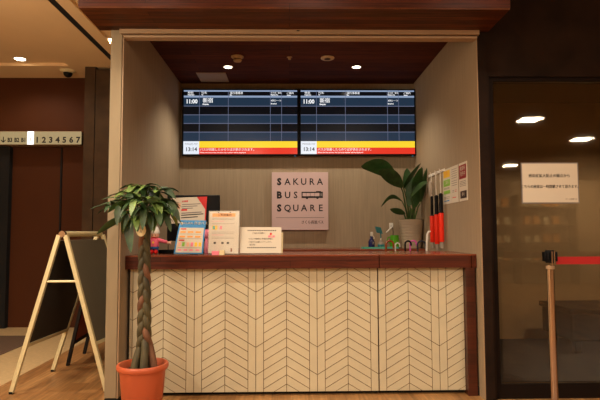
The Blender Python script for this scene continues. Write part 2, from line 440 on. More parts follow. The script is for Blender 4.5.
def clip(poly, f):
    out = []
    for i in range(len(poly)):
        a, c = poly[i], poly[(i + 1) % len(poly)]
        fa, fc = f(a), f(c)
        if fa >= 0: out.append(a)
        if (fa >= 0) != (fc >= 0):
            t_ = fa / (fa - fc); out.append((a[0] + (c[0] - a[0]) * t_, a[1] + (c[1] - a[1]) * t_))
    return out
def inset(poly, d):
    """shrinks a convex polygon by d"""
    n = len(poly); ar = sum(poly[i][0] * poly[(i + 1) % n][1] - poly[(i + 1) % n][0] * poly[i][1] for i in range(n))
    sg = 1 if ar > 0 else -1; out = poly[:]
    for i in range(n):
        a, c = poly[i], poly[(i + 1) % n]; L_ = math.hypot(c[0] - a[0], c[1] - a[1])
        if L_ < 1e-5: continue
        nx, nz = -(c[1] - a[1]) / L_ * sg, (c[0] - a[0]) / L_ * sg
        out = clip(out, lambda p, a=a, nx=nx, nz=nz: (p[0] - a[0]) * nx + (p[1] - a[1]) * nz - d)
        if len(out) < 3: return []
    return out
ax0 = P(163.5, 320, YP).x; Pd = (P(408.5, 320, YP).x - ax0) / 4; hw = .165; sv = .0655; slope = .60; za = P(408, 355, YP).z
def tiles(x0, x1, parent, name='front_panel'):
    mb = MB(); mb.box((x0, YP, zp0), (x1, YP + .02, zp1), 'grout')
    def put(poly):
        for f in (lambda p: p[0] - x0, lambda p: x1 - p[0], lambda p: p[1] - zp0, lambda p: zp1 - p[1]):
            poly = clip(poly, f)
            if len(poly) < 3: return
        poly = inset(poly, .0021)
        if len(poly) >= 3: mb.prism([(p[0], YP, p[1]) for p in poly], (0, -.004, 0), 'tile')
    for k in range(-1, 8):
        ax = ax0 + k * Pd
        for s_ in (-1, 1):
            for j in range(-8, 22):
                zt = za + j * sv
                xi, xo = ax, ax + s_ * hw
                put([(xi, zt), (xo, zt - slope * hw), (xo, zt - slope * hw + sv), (xi, zt + sv)])
            xi, xo = ax + s_ * hw, ax + s_ * Pd / 2
            for j in range(-4, 9):
                zt = za + j * sv * 3 - slope * hw
                zz = zt - slope * (Pd / 2 - hw)
                put([(xi, zt), (xo, zz), (xo, zz + 3 * sv), (xi, zt + 3 * sv)])
    o = mb.build(name, parent); return o
tiles(xp0, xj - .0025, cu1); tiles(xj + .0025, xp1, cu2)
for u, a_, c_ in ((cu1, xp0, xj - .004), (cu2, xj + .004, xp1)):
    mb = MB(); mb.box((a_, YP + .021, .025), (c_, 4.40, zp1), 'grout'); mb.build('body', u)
    mb = MB(); mb.box((a_, YP + .04, 0), (c_, 4.38, .0249), 'void'); mb.build('kick_board', u)
mb = MB(); mb.box((xp1 + .001, YCF + .004, 0), (XR - .014, 4.40, zp1), 'endwood'); o = mb.build('end_panel', cu2); o['label'] = 'red-brown wooden end panel'

wt = thing('worktop', (.08, 4.1, ZT - .098), 'glossy red-brown wooden worktop with deep front edge on the tiled counter', 'worktop')
xw0 = P(125.2, 260, YCF).x; xq = P(379.2, 260, YCF).x; xe = P(471.6, 260, YCF).x
for a_, c_ in ((xw0, xq - .002), (xq + .002, XR - .001)):
    mb = MB(); mb.rbox((a_, YCF, ZT - .012), (c_, 4.45, ZT), .003, 'top'); mb.build('top_board', wt)
for a_, c_ in ((xw0, xq - .002), (xq + .002, xe - .002), (xe + .002, XR - .001)):
    mb = MB(); mb.box((a_ + .001, YCF + .001, ZT - .098), (c_ - .001, YCF + .045, ZT - .0122), 'redwood'); mb.build('front_edge', wt)

bc = thing('back_counter', (.1, 5.3, 0), 'red-brown wooden back counter along the booth back wall', 'counter')
mb = MB(); mb.box((XL + .005, 5.14, .06), (XR - .014, 5.59, .972), 'redwood'); mb.build('body', bc)
mb = MB(); mb.rbox((XL + .003, 5.10, .973), (XR - .003, 5.597, 1.003), .003, 'top'); mb.build('top_board', bc)
mb = MB(); mb.box((XL + .02, 5.18, 0), (XR - .02, 5.58, .0599), 'void'); mb.build('kick_board', bc)
ZB = 1.003

# ------------------------------------------------------------------ departure screens
def screen(x0, x1, label):
    """x0..x1: outer edges in metres; the display faces the hall"""
    yf = 5.515
    zt_, zb_ = P(240, 89.0, yf).z, P(240, 155.6, yf).z
    t0 = thing('departure_display', ((x0 + x1) / 2, yf, zb_), label, 'display', 'departure displays')
    mb = MB(); mb.rbox((x0, yf, zb_), (x1, yf + .05, zt_), .004, 'black'); mb.box((x0 + .3, yf + .05, zb_ + .15), (x1 - .3, YB - .001, zt_ - .15), 'black'); mb.build('bezel', t0)
    a0, a1 = x0 + .017, x1 - .017; q0, q1 = zb_ + .016, zt_ - .014
    W, H = a1 - a0, q1 - q0
    X = lambda u: a0 + W * u
    Z = lambda v: q1 - H * v
    s = MB(); y = yf - .001
    s.box((a0, y, q0), (a1, yf, q1), 's_dark')
    rows = [(0, .022, 's_light'), (.022, .085, 's_dark'), (.085, .115, 's_light'), (.115, .245, 's_blue'), (.255, .385, 's_dark'), (.39, .52, 's_blue'), (.525, .655, 's_dark'), (.66, .795, 's_blue'), (.80, .90, 's_yel'), (.90, 1.0, 's_red')]
    for v0, v1, m_ in rows: s.box((X(0), y - .0005, Z(v1)), (X(1), y, Z(v0)), m_)
    for v in (.25, .3875, .522, .657): s.box((X(0), y - .0008, Z(v + .005)), (X(1), y, Z(v - .005)), 's_line')
    for u in (.138, .392, .763, .862): s.box((X(u) - .0022, y - .001, Z(.80)), (X(u) + .0022, y, Z(0)), 's_line')
    s.box((X(0), y - .001, Z(1)), (X(.138), y, Z(.80)), 's_white')
    so = s.build('screen', t0)
    t_ = MB(); yy = y - .0015
    def T(sx, u, v, size, m_='s_text', al='LEFT', bo=.001, w=1.0): text(t_, sx, size, (X(u), yy, Z(v)), m_, bold=bo, align=al, sx=w)
    T('時刻', .035, .042, .029); T('Departure', .035, .073, .016)
    T('行先', .155, .042, .029); T('To', .155, .073, .016)
    T('運行事業者', .405, .045, .028); T('Bus', .405, .075, .016)
    T('のりば・便名', .767, .042, .019); T('Platform No.', .767, .073, .015)
    T('ご案内', .905, .046, .026); T('Notice', .91, .078, .014)
    T('11:00', .018, .18, .062, bo=.0022, w=.9)
    T('新宿', .165, .165, .056, bo=.002); T('Shinjuku', .165, .222, .02)
    T('4列シート', .767, .165, .025, bo=.0012); T('Standard', .767, .213, .017)
    T('MON(月) 7/27', .069, .845, .022, 'inkgrey', 'CENTER', 0)
    T('13:14', .069, .928, .056, 'ink', 'CENTER', .0012)
    T('バスが到着したらのりばが表示されます。', .146, .932, .031, bo=.0004)
    T('When the bus arrives, the bus stop number will be displayed.', .146, .977, .0185, bo=.0003, w=1.06)
    t_.build('lettering', so)
    l_ = MB(); l_.box((x1 - .05, yf - .002, zb_ - .012), (x1 - .035, yf + .01, zb_ + .0), 'inkblue'); l_.build('status_light', t0)
    return t0
yf = 5.515
xm0, xm1, xm2 = P(182.0, 120, yf).x, P(299.0, 120, yf).x, P(416.0, 120, yf).x
screen(xm0, xm1 - .002, 'left wall-mounted departure display, the one over the long counter unit beside the left wall')
screen(xm1 + .002, xm2, 'right wall-mounted departure display, the one above the big leafy plant')

# ------------------------------------------------------------------ booth ceiling fittings
def downlight(x, y, z, r, label, power, spread=120, blend=.6, col=(1, .86, .69), group='round recessed downlights', rad=.03, lamp=True):
    t0 = thing('downlight', (x, y, z), label, 'light', group)
    mb = MB(); mb.lathe([(r * 1.0, -.0005), (r * 1.12, -.004), (r * 1.3, -.004), (r * 1.35, 0.0), (r * 1.0, 0)], (x, y, z), 'whiteplastic', 32); mb.build('trim_ring', t0)
    mb = MB(); mb.lathe([(0, -.003), (r * .98, -.002), (r * .98, 0)], (x, y, z), 'lampglass', 32); mb.build('lens', t0)
    if lamp:
        ld = bpy.data.lights.new('downlight_lamp', 'SPOT'); ld.energy = power; ld.spot_size = math.radians(spread); ld.spot_blend = blend; ld.color = col; ld.shadow_soft_size = rad
        lo = bpy.data.objects.new('downlight_lamp', ld); C.objects.link(lo); lo.location = (x, y, z - .02)
    return t0
p = PZ(228, 67, ZC); downlight(p.x, p.y, ZC, .038, 'lit round downlight in the booth ceiling above the left display', 52, 122, .75)
p = PZ(356.5, 67, ZC); downlight(p.x, p.y, ZC, .038, 'lit round downlight in the booth ceiling above the right display', 52, 122, .75)
p = PZ(237.5, 56.5, ZC)
t0 = thing('smoke_detector', (p.x, p.y, ZC), 'round beige smoke detector on the dark wood booth ceiling beside the left downlight', 'detector')
mb = MB(); mb.lathe([(.052, -.012), (.058, -.008), (.058, 0)], (p.x, p.y, ZC), 'detcream', 32); mb.build('base', t0)
mb = MB(); mb.lathe([(.02, -.05), (.034, -.046), (.04, -.03), (.044, -.012)], (p.x, p.y, ZC), 'detcream', 32); mb.lathe([(.041, -.034), (.041, -.028)], (p.x, p.y, ZC), 'grout', 32); mb.build('sensor', t0)
p = PZ(289.5, 57.2, ZC)
t0 = thing('sprinkler', (p.x, p.y, ZC), 'tiny beige sprinkler cap at the middle of the booth ceiling', 'sprinkler')
mb = MB(); mb.lathe([(.02, -.003), (.025, -.001), (.025, 0)], (p.x, p.y, ZC), 'detcream', 24); mb.build('plate', t0)
mb = MB(); mb.lathe([(.012, -.022), (.012, -.003)], (p.x, p.y, ZC), 'detcream', 16); mb.build('head', t0)
p = PZ(327.5, 57.8, ZC)
t0 = thing('ceiling_speaker', (p.x, p.y, ZC), 'flat oval cream ceiling speaker left of the right downlight in the booth', 'speaker')
mb = MB(); mb.lathe([(.055, -.012), (.062, -.008), (.064, 0)], (p.x, p.y, ZC), 'detcream', 32); mb.build('disc', t0)
mb = MB(); mb.lathe([(.026, -.0135), (.03, -.0122)], (p.x, p.y, ZC), 'bronze', 24); mb.build('grille', t0)
pa, pb = PZ(196, 72.5, ZC), PZ(229, 81.5, ZC)
t0 = thing('access_panel', (pa.x, pa.y, ZC), 'square grey-beige access panel in the booth ceiling over the left display', 'panel')
mb = MB(); mb.box((pa.x, pa.y, ZC - .006), (pb.x, pb.y, ZC), 'potbeige'); mb.build('frame', t0)
mb = MB(); mb.box((pa.x + .02, pa.y + .02, ZC - .008), (pb.x - .02, pb.y - .02, ZC - .0061), 'potbeige'); mb.build('hatch', t0)

# ------------------------------------------------------------------ sign on the back wall
ys = 5.55
x0, x1 = P(271.8, 200, ys).x, P(328.3, 200, ys).x; z1_, z0_ = P(300, 172.3, ys).z, P(300, 230, ys).z
sg = thing('wall_sign', ((x0 + x1) / 2, YB, z0_), 'square pale pink sign reading sakura bus square on the booth back wall', 'sign')
mb = MB(); mb.rbox((x0, ys, z0_), (x1, YB - .0005, z1_), .002, 'pink'); mb.build('board', sg)
mb = MB(); W, H = x1 - x0, z1_ - z0_
def sgx(px): return P(px, 200, ys).x
def sgz(py): return P(300, py, ys).z
for row, py in (('SAKURA', 182.0), ('BUS', 195.3), ('SQUARE', 208.3)):
    n = len(row)
    for i, ch in enumerate(row):
        px = 279.2 + i * (319.8 - 279.2) / 5 + (.2 if i else 0)
        if row == 'SQUARE': px = 279.2 + i * (320.6 - 279.2) / 5
        if row == 'BUS': px = (279.2, 287.6, 295.6)[i]
        text(mb, ch, .098, (sgx(px), ys - .0006, sgz(py)), 'ink', bold=.0055 if i == 0 else .0016, sx=.95)
mb.box((sgx(276), ys - .001, sgz(217.8)), (sgx(324), ys - .0002, sgz(217.4)), 'inkgrey')
text(mb, 'さくら高速バス', .040, (sgx(312.3), ys - .0006, sgz(222.4)), 'ink', bold=.0012, sx=.85)
mb.build('lettering', sg)
mb = MB()
mb.box((sgx(301.6), ys - .0012, sgz(198.0)), (sgx(322.9), ys - .0002, sgz(191.8)), 'ink')
mb.box((sgx(302.6), ys - .0016, sgz(196.2)), (sgx(319.5), ys - .0008, sgz(193.0)), 'pink')
for q in (306, 310.2, 314.6): mb.box((sgx(q), ys - .0018, sgz(196.3)), (sgx(q + .3), ys - .0008, sgz(192.9)), 'ink')
mb.box((sgx(320.3), ys - .0016, sgz(196.2)), (sgx(322.4), ys - .0008, sgz(193.4)), 'inkgrey')
mb.box((sgx(316), ys - .0012, sgz(191.9)), (sgx(321), ys - .0002, sgz(191.1)), 'ink')
for q in (307, 317.5): mb.lathe([(.012, 0), (.012, -.001)], (sgx(q), ys - .0006, sgz(198.0)), 'ink', 16, axis='Y')
mb.build('bus_emblem', sg)

# small white wall socket / card on the back wall
pz = P(391, 225.5, YB)
t0 = thing('wall_socket', (pz.x, YB, pz.z), 'small white wall socket on the back wall left of the leafy plant', 'socket')
mb = MB(); mb.rbox((pz.x - .02, YB - .008, pz.z - .028), (pz.x + .022, YB - .0005, pz.z + .028), .003, 'whiteplastic'); mb.build('plate', t0)
mb = MB(); mb.box((pz.x - .004, YB - .009, pz.z - .012), (pz.x - .001, YB - .0079, pz.z + .0), 'ink'); mb.box((pz.x + .006, YB - .009, pz.z - .012), (pz.x + .009, YB - .0079, pz.z), 'ink'); mb.build('slots', t0)

# ------------------------------------------------------------------ three notices on the right wall
nz1, nz0 = 1.703, 1.403
def notice(pxa, pxb, label, deco):
    ya, yb = PXw(pxa, 190, XR).y, PXw(pxb, 190, XR).y        # ya far, yb near
    t0 = thing('notice', (XR - .001, (ya + yb) / 2, nz0), label, 'notice', 'paper notices on the right booth wall')
    mb = MB(); mb.box((XR - .0035, yb, nz0), (XR - .0005, ya, nz1), 'white'); mb.build('sheet', t0)
    mb = MB(); x = XR - .0036
    def blk(u0, v0, u1, v1, m_): mb.box((x - .0006, ya - (ya - yb) * u0, nz1 - .3 * v0), (x, ya - (ya - yb) * u1, nz1 - .3 * v1), m_)
    deco(blk, lambda s, u, v, sz, m_, bo=0: text(mb, s, sz, (x - .001, ya - (ya - yb) * u, nz1 - .3 * v), m_, face='X', bold=bo))
    mb.build('print', t0); return t0
def lines(blk, u0, u1, vs, m_='inkgrey'):
    for v in vs: blk(u0, v, u1, v + .012, m_)
def dA(blk, tx):
    blk(.08, .05, .92, .25, 'inkyellow'); blk(.08, .31, .92, .5, 'inkgreen'); blk(.08, .62, .92, .72, 'inkgreen'); lines(blk, .1, .85, [.54, .57, .8, .84]); blk(.12, .9, .8, .93, 'inkblue')
    tx('お願い', .5, .15, .04, 'inkorange'); tx('ご案内', .5, .4, .035, 'white')
def dB(blk, tx):
    lines(blk, .12, .88, [.08, .14, .2, .26, .32, .4, .46, .52]); lines(blk, .2, .45, [.66, .7]); lines(blk, .55, .8, [.66, .7], 'inkred'); blk(.2, .85, .7, .87, 'inkred')
def dC(blk, tx):
    blk(.05, .06, .9, .42, 'maroon'); lines(blk, .1, .85, [.48, .52, .56, .6]); blk(.15, .74, .9, .93, 'darkink')
    tx('乗車券', .48, .16, .04, 'white'); tx('発売中', .48, .3, .04, 'white'); tx('案内', .5, .83, .03, 'white')
notice(443.6, 451.2, 'white notice with yellow and green headings on the right booth wall beside the red wands', dA)
notice(451.4, 458.6, 'plain white text notice, middle of three on the right booth wall', dB)
notice(459.6, 467.9, 'white notice with a maroon heading block on the right booth wall', dC)

# ------------------------------------------------------------------ red traffic wands hanging from hooks
t0 = thing('hook_rail', (XR, 4.76, 1.72), 'small pale hook rail holding the red wands on the right booth wall', 'hook rail')
mb = MB(); mb.rbox((XR - .008, 4.50, 1.69), (XR - .0005, 5.02, 1.715), .002, 'whiteplastic'); mb.build('rail', t0)
wz = [(432.2, 172, 196, 216, 242.3), (436.8, 172, 195, 214.5, 244.0), (441.3, 169, 193, 213, 242.0)]
xw = XR - .035
for i, (px, a0, a1, a2, a3) in enumerate(wz):
    y = PXw(px, 220, xw).y
    zz = [PXw(px, q, xw).z for q in (a0, a1, a2, a3)]
    t0_y = y
    mb = MB(); mb.tube([(XR - .008, y, 1.70), (XR - .04, y, 1.70), (XR - .046, y, 1.715)], .003, 'whiteplastic', 8)
    mb.build('hook', t0)
    lab = ['red traffic wand with white sleeve hanging furthest from the notices on the right wall', 'red traffic wand hanging lowest, middle of the three on the right wall', 'red traffic wand with the longest black grip hanging next to the notices'][i]
    w_ = thing('traffic_wand', (xw, y, zz[3] - .06), lab, 'wand', 'red wands hanging on the right booth wall')
    mb = MB(); mb.lathe([(.019, zz[3]), (.022, zz[3] + .01), (.022, zz[2])], (xw, y, 0), 'wandred', 16); mb.build('tube', w_)
    mb = MB(); mb.lathe([(.013, zz[3] - .055), (.016, zz[3] - .05), (.016, zz[3])], (xw, y, 0), 'clear', 16); mb.build('tip', w_)
    mb = MB(); r_ = .013 if i == 0 else .018
    mb.lathe([(.022, zz[2]), (r_, zz[2] + .01), (r_, (zz[1] + zz[2]) / 2), (r_ * .9, (zz[1] + zz[2]) / 2 + .02), (r_, zz[1] - .01), (.008, zz[1])], (xw, y, 0), 'black', 16); mb.build('grip', w_)
    mb = MB(); mb.tube([(xw, y - .004, zz[1]), (xw - .004, y - .006, (zz[0] + zz[1]) / 2), (XR - .036, y - .002, 1.704), (XR - .036, y + .003, 1.704), (xw, y + .006, (zz[0] + zz[1]) / 2), (xw, y + .003, zz[1])], .0035, 'whiteplastic', 6); mb.build('strap', w_)
    if i == 0:
        mb = MB(); mb.lathe([(.006, zz[1] - .03), (.022, zz[1] + .03), (.026, zz[1] + .11), (.012, zz[1] + .14)], (xw - .003, y + .01, 0), 'clear', 12); mb.build('sleeve', w_)

# ------------------------------------------------------------------ potted bird-of-paradise on the back counter
def leafmesh(mb, base, tip, width, droop, m_, n=8, side=None, fold=.25, bend=None, t=.0):
    base, tip = Vector(base), Vector(tip); ax = tip - base; L_ = ax.length
    if side is None: side = ax.cross(Vector((0, 0, 1)))
    side = Vector(side)
    if side.length < 1e-4: side = Vector((1, 0, 0))
    side = (side - ax * (side.dot(ax) / ax.length_squared)).normalized(); nrm = side.cross(ax).normalized()
    if nrm.z < 0: nrm = -nrm
    vs = []
    for i in range(n + 1):
        s = i / n; c = base + ax * s + Vector((0, 0, 1)) * droop * math.sin(PI * s)
        w_ = width * (math.sin(PI * min(1, s * .93 + .035)) ** .75) * (1 - .25 * s) * .5
        if i == n: w_ = 0.0008
        vs += [c - side * w_ + nrm * w_ * fold, c, c + side * w_ + nrm * w_ * fold]
    fs = []
    for i in range(n):
        k = i * 3; fs += [[k, k + 1, k + 4, k + 3], [k + 1, k + 2, k + 5, k + 4]]
    mb.add(vs, fs, m_, True)

yp = 5.33
cx = P(411.5, 240, yp).x; zpt = P(411, 219.5, yp).z
bp = thing('potted_plant', (cx, yp, ZB), 'broad-leaved dark green plant in a ribbed beige pot on the back counter', 'plant')
mb = MB(); prof = [(.092, ZB)]; nr = 10
for i in range(nr):
    zz = ZB + (zpt - ZB) * (i + .1) / nr; rr = .095 + .032 * (i / nr)
    prof += [(rr, zz), (rr + .002, zz + (zpt - ZB) / nr * .45), (rr, zz + (zpt - ZB) / nr * .85)]
prof += [(.13, zpt), (.122, zpt), (.118, zpt - .03)]
mb.lathe(prof, (cx, yp, 0), 'potbeige', 40); mb.build('pot', bp)
mb = MB(); mb.lathe([(.117, zpt - .035), (.116, zpt - .03)], (cx, yp, 0), 'soil', 24); mb.build('soil', bp)
# stalk foot px, blade base, blade tip, (pixel points at a depth), width, side vector, droop
BL = [((408, 218), (403, 192), (397, 178), (361, 166), 5.35, 5.25, 5.1, .19, (.1, -.45, .8), .05),
      ((410, 218), (406, 196), (403, 187), (379, 170), 5.33, 5.2, 5.05, .16, (.3, -.4, .8), .02),
      ((411, 218), (407, 202), (404, 188), (421, 163), 5.35, 5.25, 5.1, .11, (.6, .3, .3), .0),
      ((413, 218), (413, 203), (414, 194), (422, 167), 5.35, 5.25, 5.12, .12, (.8, .2, 0), .0),
      ((414, 218), (414, 206), (411, 197), (428, 182), 5.33, 5.15, 4.92, .11, (.3, .4, .8), .02),
      ((409, 218), (406, 209), (402, 201), (381, 207), 5.3, 5.2, 5.12, .05, (.2, -.2, .9), .07),
      ((407, 219), (404, 214), (405, 214), (390, 209), 5.3, 5.22, 5.15, .08, (.2, -.5, .7), .0),
      ((412, 218), (409, 198), (408, 192), (407, 168), 5.36, 5.4, 5.42, .12, (1, .1, 0), .0),
      ((414, 218), (418, 207), (421, 202), (427, 168), 5.3, 5.15, 5.02, .08, (.6, .3, 0), .0),
      ((413, 218), (415, 208), (414, 208), (419, 182), 5.3, 5.22, 5.2, .13, (1, .1, 0), .0),
      ((410, 218), (412, 210), (409, 206), (413, 176), 5.3, 5.26, 5.3, .12, (1, -.2, 0), .0)]
for (f0, s0, b0, t_, ya, yb, yc, wd, sd, dr) in BL:
    st = MB(); st.tube([P(*f0, ya) - Vector((0, 0, .03)), P(*s0, (ya + yb) / 2), P(*b0, yb)], [.009, .007, .004], 'stemgreen', 8); so = st.build('stem', bp)
    lf = MB(); leafmesh(lf, P(*b0, yb), P(*t_, yc), wd, dr, 'leaf' if t_ in ((379, 170), (428, 182)) else 'leafdark', 10, sd, .2)
    lf.build('leaf', bp)

# ------------------------------------------------------------------ things beside the plant
ty = 5.26
xa, xb2 = P(361.5, 247, ty).x, P(397, 247, ty).x
t0 = thing('tray', ((xa + xb2) / 2, ty, ZB), 'low teal tray on the back counter under the spray bottle', 'tray')
mb = MB(); mb.rbox((xa, ty - .1, ZB), (xb2, ty + .02, ZB + .006), .002, 'teal')
for (q0, q1) in (((xa, ty - .1), (xb2, ty - .094)), ((xa, ty + .014), (xb2, ty + .02)), ((xa, ty - .1), (xa + .006, ty + .02)), ((xb2 - .006, ty - .1), (xb2, ty + .02))):
    mb.box((q0[0], q0[1], ZB + .004), (q1[0], q1[1], ZB + .016), 'teal')
mb.build('dish', t0)
ZR = ZB + .0065
def bottle(px, y, zb, r, h, body, neck, headm, label, name='spray_bottle', trig=True):
    x = P(px, 242, y).x
    t0 = thing(name, (x, y, zb), label, 'bottle')
    mb = MB(); mb.lathe([(r * .96, zb), (r, zb + .006), (r, zb + h * .55), (r * .55, zb + h * .8), (neck, zb + h * .86), (neck, zb + h)], (x, y, 0), body, 24); mb.build('body', t0)
    return t0, x
t0, x = bottle(371.5, 5.22, ZR, .032, .115, 'navy', .013, 'white', 'navy blue spray bottle with a white trigger on the teal tray')
mb = MB(); mb.rbox((x - .008, 5.2, ZR + .115), (x + .016, 5.24, ZR + .16), .008, 'whiteplastic'); mb.tube([(x + .014, 5.22, ZR + .12), (x + .027, 5.22, ZR + .105), (x + .025, 5.22, ZR + .09)], .005, 'whiteplastic', 8); mb.build('trigger', t0)
mb = MB(); mb.lathe([(.0325, ZR + .03), (.0325, ZR + .06)], (x, 5.22, 0), 'navy', 24); text(mb, '2', .03, (x + .01, 5.22 - .034, ZR + .048), 'white'); mb.build('label', t0)
t0, x = bottle(381, 5.24, ZR, .034, .075, 'clear', .012, 'white', 'small clear bottle with a teal label and teal spray head on the tray')
mb = MB(); mb.lathe([(.0345, ZR + .012), (.0345, ZR + .034)], (x, 5.24, 0), 'tealdark', 24); mb.build('label', t0)
mb = MB(); mb.tube([(x, 5.24, ZR + .075), (x, 5.24, ZR + .1)], .006, 'whiteplastic', 8)
hd = [P(375.2, 226.5, 5.24), P(380.5, 227.5, 5.24), P(382.5, 234, 5.24), P(376.5, 232.5, 5.24)]
mb.prism([v - Vector((0, .02, 0)) for v in hd], (0, .04, 0), 'tealdark'); mb.tube([P(380.5, 233, 5.24), Vector((x, 5.24, ZR + .095))], .006, 'tealdark', 8); mb.build('spray_head', t0)
# green mug
my = 5.37; mx = P(394.6, 242, my).x; mh = P(395, 235.2, my).z
t0 = thing('watering_mug', (mx, my, ZB), 'bright green mug with side handle in front of the beige plant pot', 'mug')
mb = MB(); mb.lathe([(.046, ZB), (.05, ZB + .01), (.042, mh), (.038, mh), (.038, mh - .03)], (mx, my, 0), 'greenmug', 28); mb.build('body', t0)
mb = MB(); mb.tube([(mx - .043, my, mh - .02), (mx - .066, my, mh - .022), (mx - .073, my, mh - .045), (mx - .067, my, mh - .07), (mx - .045, my, mh - .08)], .006, 'greenmug', 8); mb.build('handle', t0)
# white brush leaning
t0 = thing('brush', tuple(P(391, 236, 5.33)), 'white handled brush propped up behind the green mug', 'brush')
mb = MB(); a_ = P(392.5, 226.5, 5.52); c_ = P(386.3, 232.5, 5.48); mb.tube([a_, (a_ + c_) / 2, c_], [.005, .008, .007], 'whiteplastic', 8); mb.build('head', t0)
mb = MB(); mb.tube([a_, P(393.2, 232, 5.52), Vector((mx + .01, 5.52, ZB + .001))], .004, 'bwood', 8); mb.build('handle', t0)

# umbrellas standing behind the counter, only their handles rise above it
def umbrella(px, py, m_, label, r=.0095, w_=4.2, y=4.66, fab='navyfab'):
    top = P(px, py, y); R_ = w_ / F * y / 1.0
    t0 = thing('umbrella', (top.x + R_ * .0, y, 0), label, 'umbrella', 'umbrellas hooked behind the counter')
    mb = MB(); c_ = Vector((top.x, y, top.z - R_))
    pts = [c_ + Vector((R_, 0, -.05)), c_ + Vector((R_, 0, -.02))] + [c_ + Vector((math.cos(a) * R_, 0, math.sin(a) * R_)) for a in [PI * k / 8 for k in range(9)]] + [c_ + Vector((-R_, 0, -.035 if w_ > 3.4 else -.015))]
    # shaft on the left leg of the hook for wide ones
    xs = c_.x - R_
    pts = pts[::1] if False else [Vector((2 * c_.x - p_.x, p_.y, p_.z)) for p_ in pts]
    mb.tube(pts, r, m_, 10); mb.tube([(xs, y, c_.z - .05), (xs, y, .86)], r * .95, m_, 10); mb.build('handle', t0)
    mb = MB(); mb.tube([(xs, y, .86), (xs, y, .0)], .005, 'steel', 8); mb.build('shaft', t0)
    mb = MB(); mb.lathe([(.01, .06), (.03, .25), (.036, .55), (.028, .78), (.008, .82)], (xs, y, 0), fab, 12); mb.build('canopy', t0)
    return t0
umbrella(389.7, 240.8, 'caramel', 'umbrella with glossy brown curved handle behind the counter', .0095, 3.7, 4.66)
umbrella(397.5, 243.0, 'whiteplastic', 'umbrella with small white hook handle behind the counter', .006, 2.2, 4.70)
umbrella(408.0, 241.0, 'black', 'umbrella with black curved handle beside the pink one', .008, 3.0, 4.64)
umbrella(413.2, 240.6, 'magenta', 'umbrella with pink curved handle behind the counter', .0075, 3.2, 4.73, 'magenta')
umbrella(421.5, 241.0, 'navyfab', 'umbrella with dark grey curved handle behind the counter', .008, 4.0, 4.66)
ux = P(427.3, 240, 4.62); 
t0 = thing('umbrella', (ux.x, 4.62, 0), 'umbrella with straight white handle standing next to the red wands', 'umbrella', 'umbrellas hooked behind the counter')
mb = MB(); mb.tube([P(430.5, 231.5, 4.62), P(428.6, 231.8, 4.62), P(427.4, 234, 4.62), P(426.8, 245, 4.62), P(426.6, 262, 4.62)], [.007, .009, .010, .010, .009], 'whiteplastic', 10); mb.build('handle', t0)
e_ = P(426.6, 262, 4.62)
mb = MB(); mb.tube([e_, (e_.x, 4.62, 0)], .005, 'steel', 8); mb.build('shaft', t0)
mb = MB(); mb.lathe([(.01, .06), (.03, .25), (.034, .55), (.008, .8)], (e_.x, 4.62, 0), 'clear', 12); mb.build('canopy', t0)

# ------------------------------------------------------------------ left end of the counter: display back, posters, stands
yd = 4.26
x0, x1 = P(167, 220, yd).x, P(219.5, 220, yd).x; z1_, z0_ = P(200, 195, yd).z, P(200, 246, yd).z
t0 = thing('computer_monitor', ((x0 + x1) / 2, yd, ZT), 'black computer monitor behind the posters on the worktop', 'monitor')
mb = MB(); mb.rbox((x0, yd, z0_ + .04), (x1, yd + .035, z1_), .006, 'black'); mb.rbox((x0 + .08, yd + .03, z0_ + .1), (x1 - .08, yd + .06, z1_ - .08), .01, 'black'); mb.build('housing', t0)
xm = (x0 + x1) / 2
mb = MB(); mb.rbox((xm - .03, yd + .04, ZT + .008), (xm + .03, yd + .07, z0_ + .15), .005, 'black'); mb.build('neck', t0)
mb = MB(); mb.rbox((xm - .12, yd - .05, ZT), (xm + .12, yd + .14, ZT + .01), .004, 'black'); mb.build('base', t0)

def sheet(name, parent, q, thick=.002, m_='white', curve=0.0):
    """q: four corners bl, br, tr, tl; returns a function placing blocks on it"""
    bl, br, tr, tl = [Vector(v) for v in q]; nrm = (br - bl).cross(tl - bl).normalized()
    if nrm.y > 0: nrm = -nrm
    n = 8
    def pt(u, v, off=0):
        p_ = bl.lerp(br, u).lerp(tl.lerp(tr, u), v); return p_ + nrm * (off + curve * 4 * v * (1 - v))
    mb = MB()
    def block(u0, v0, u1, v1, m2, off0=0.0, t=.0006):
        nn = max(1, round(abs(v1 - v0) * n)) if curve else 1
        for i in range(nn):
            a_ = v0 + (v1 - v0) * i / nn; c_ = v0 + (v1 - v0) * (i + 1) / nn
            f_ = [pt(u0, a_, off0 + t), pt(u1, a_, off0 + t), pt(u1, c_, off0 + t), pt(u0, c_, off0 + t)]
            bk = [pt(u0, a_, off0), pt(u1, a_, off0), pt(u1, c_, off0), pt(u0, c_, off0)]
            MBc.add(f_ + bk, [(0, 1, 2, 3), (7, 6, 5, 4), (1, 0, 4, 5), (2, 1, 5, 6), (3, 2, 6, 7), (0, 3, 7, 4)], m2)
    MBc = mb
    block(0, 0, 1, 1, m_, 0, thick)
    o = mb.build(name, parent)
    MBc = MB()
    def B(u0, v0, u1, v1, m2, lay=0): block(u0, v0, u1, v1, m2, thick + lay * .0008)
    def T(s, u, v, size, m2, bo=0, sx=1.0, align='CENTER'):
        ex = (br - bl).normalized(); ez = (tl - bl).normalized()
        fm = Matrix((ex, ez, nrm)).transposed()
        text(MBc, s, size, pt(u, v, thick + .0022), m2, face=fm, bold=bo, sx=sx, align=align)
    def done(nm='print'): return MBc.build(nm, o if parent is None else parent)
    return o, B, T, done

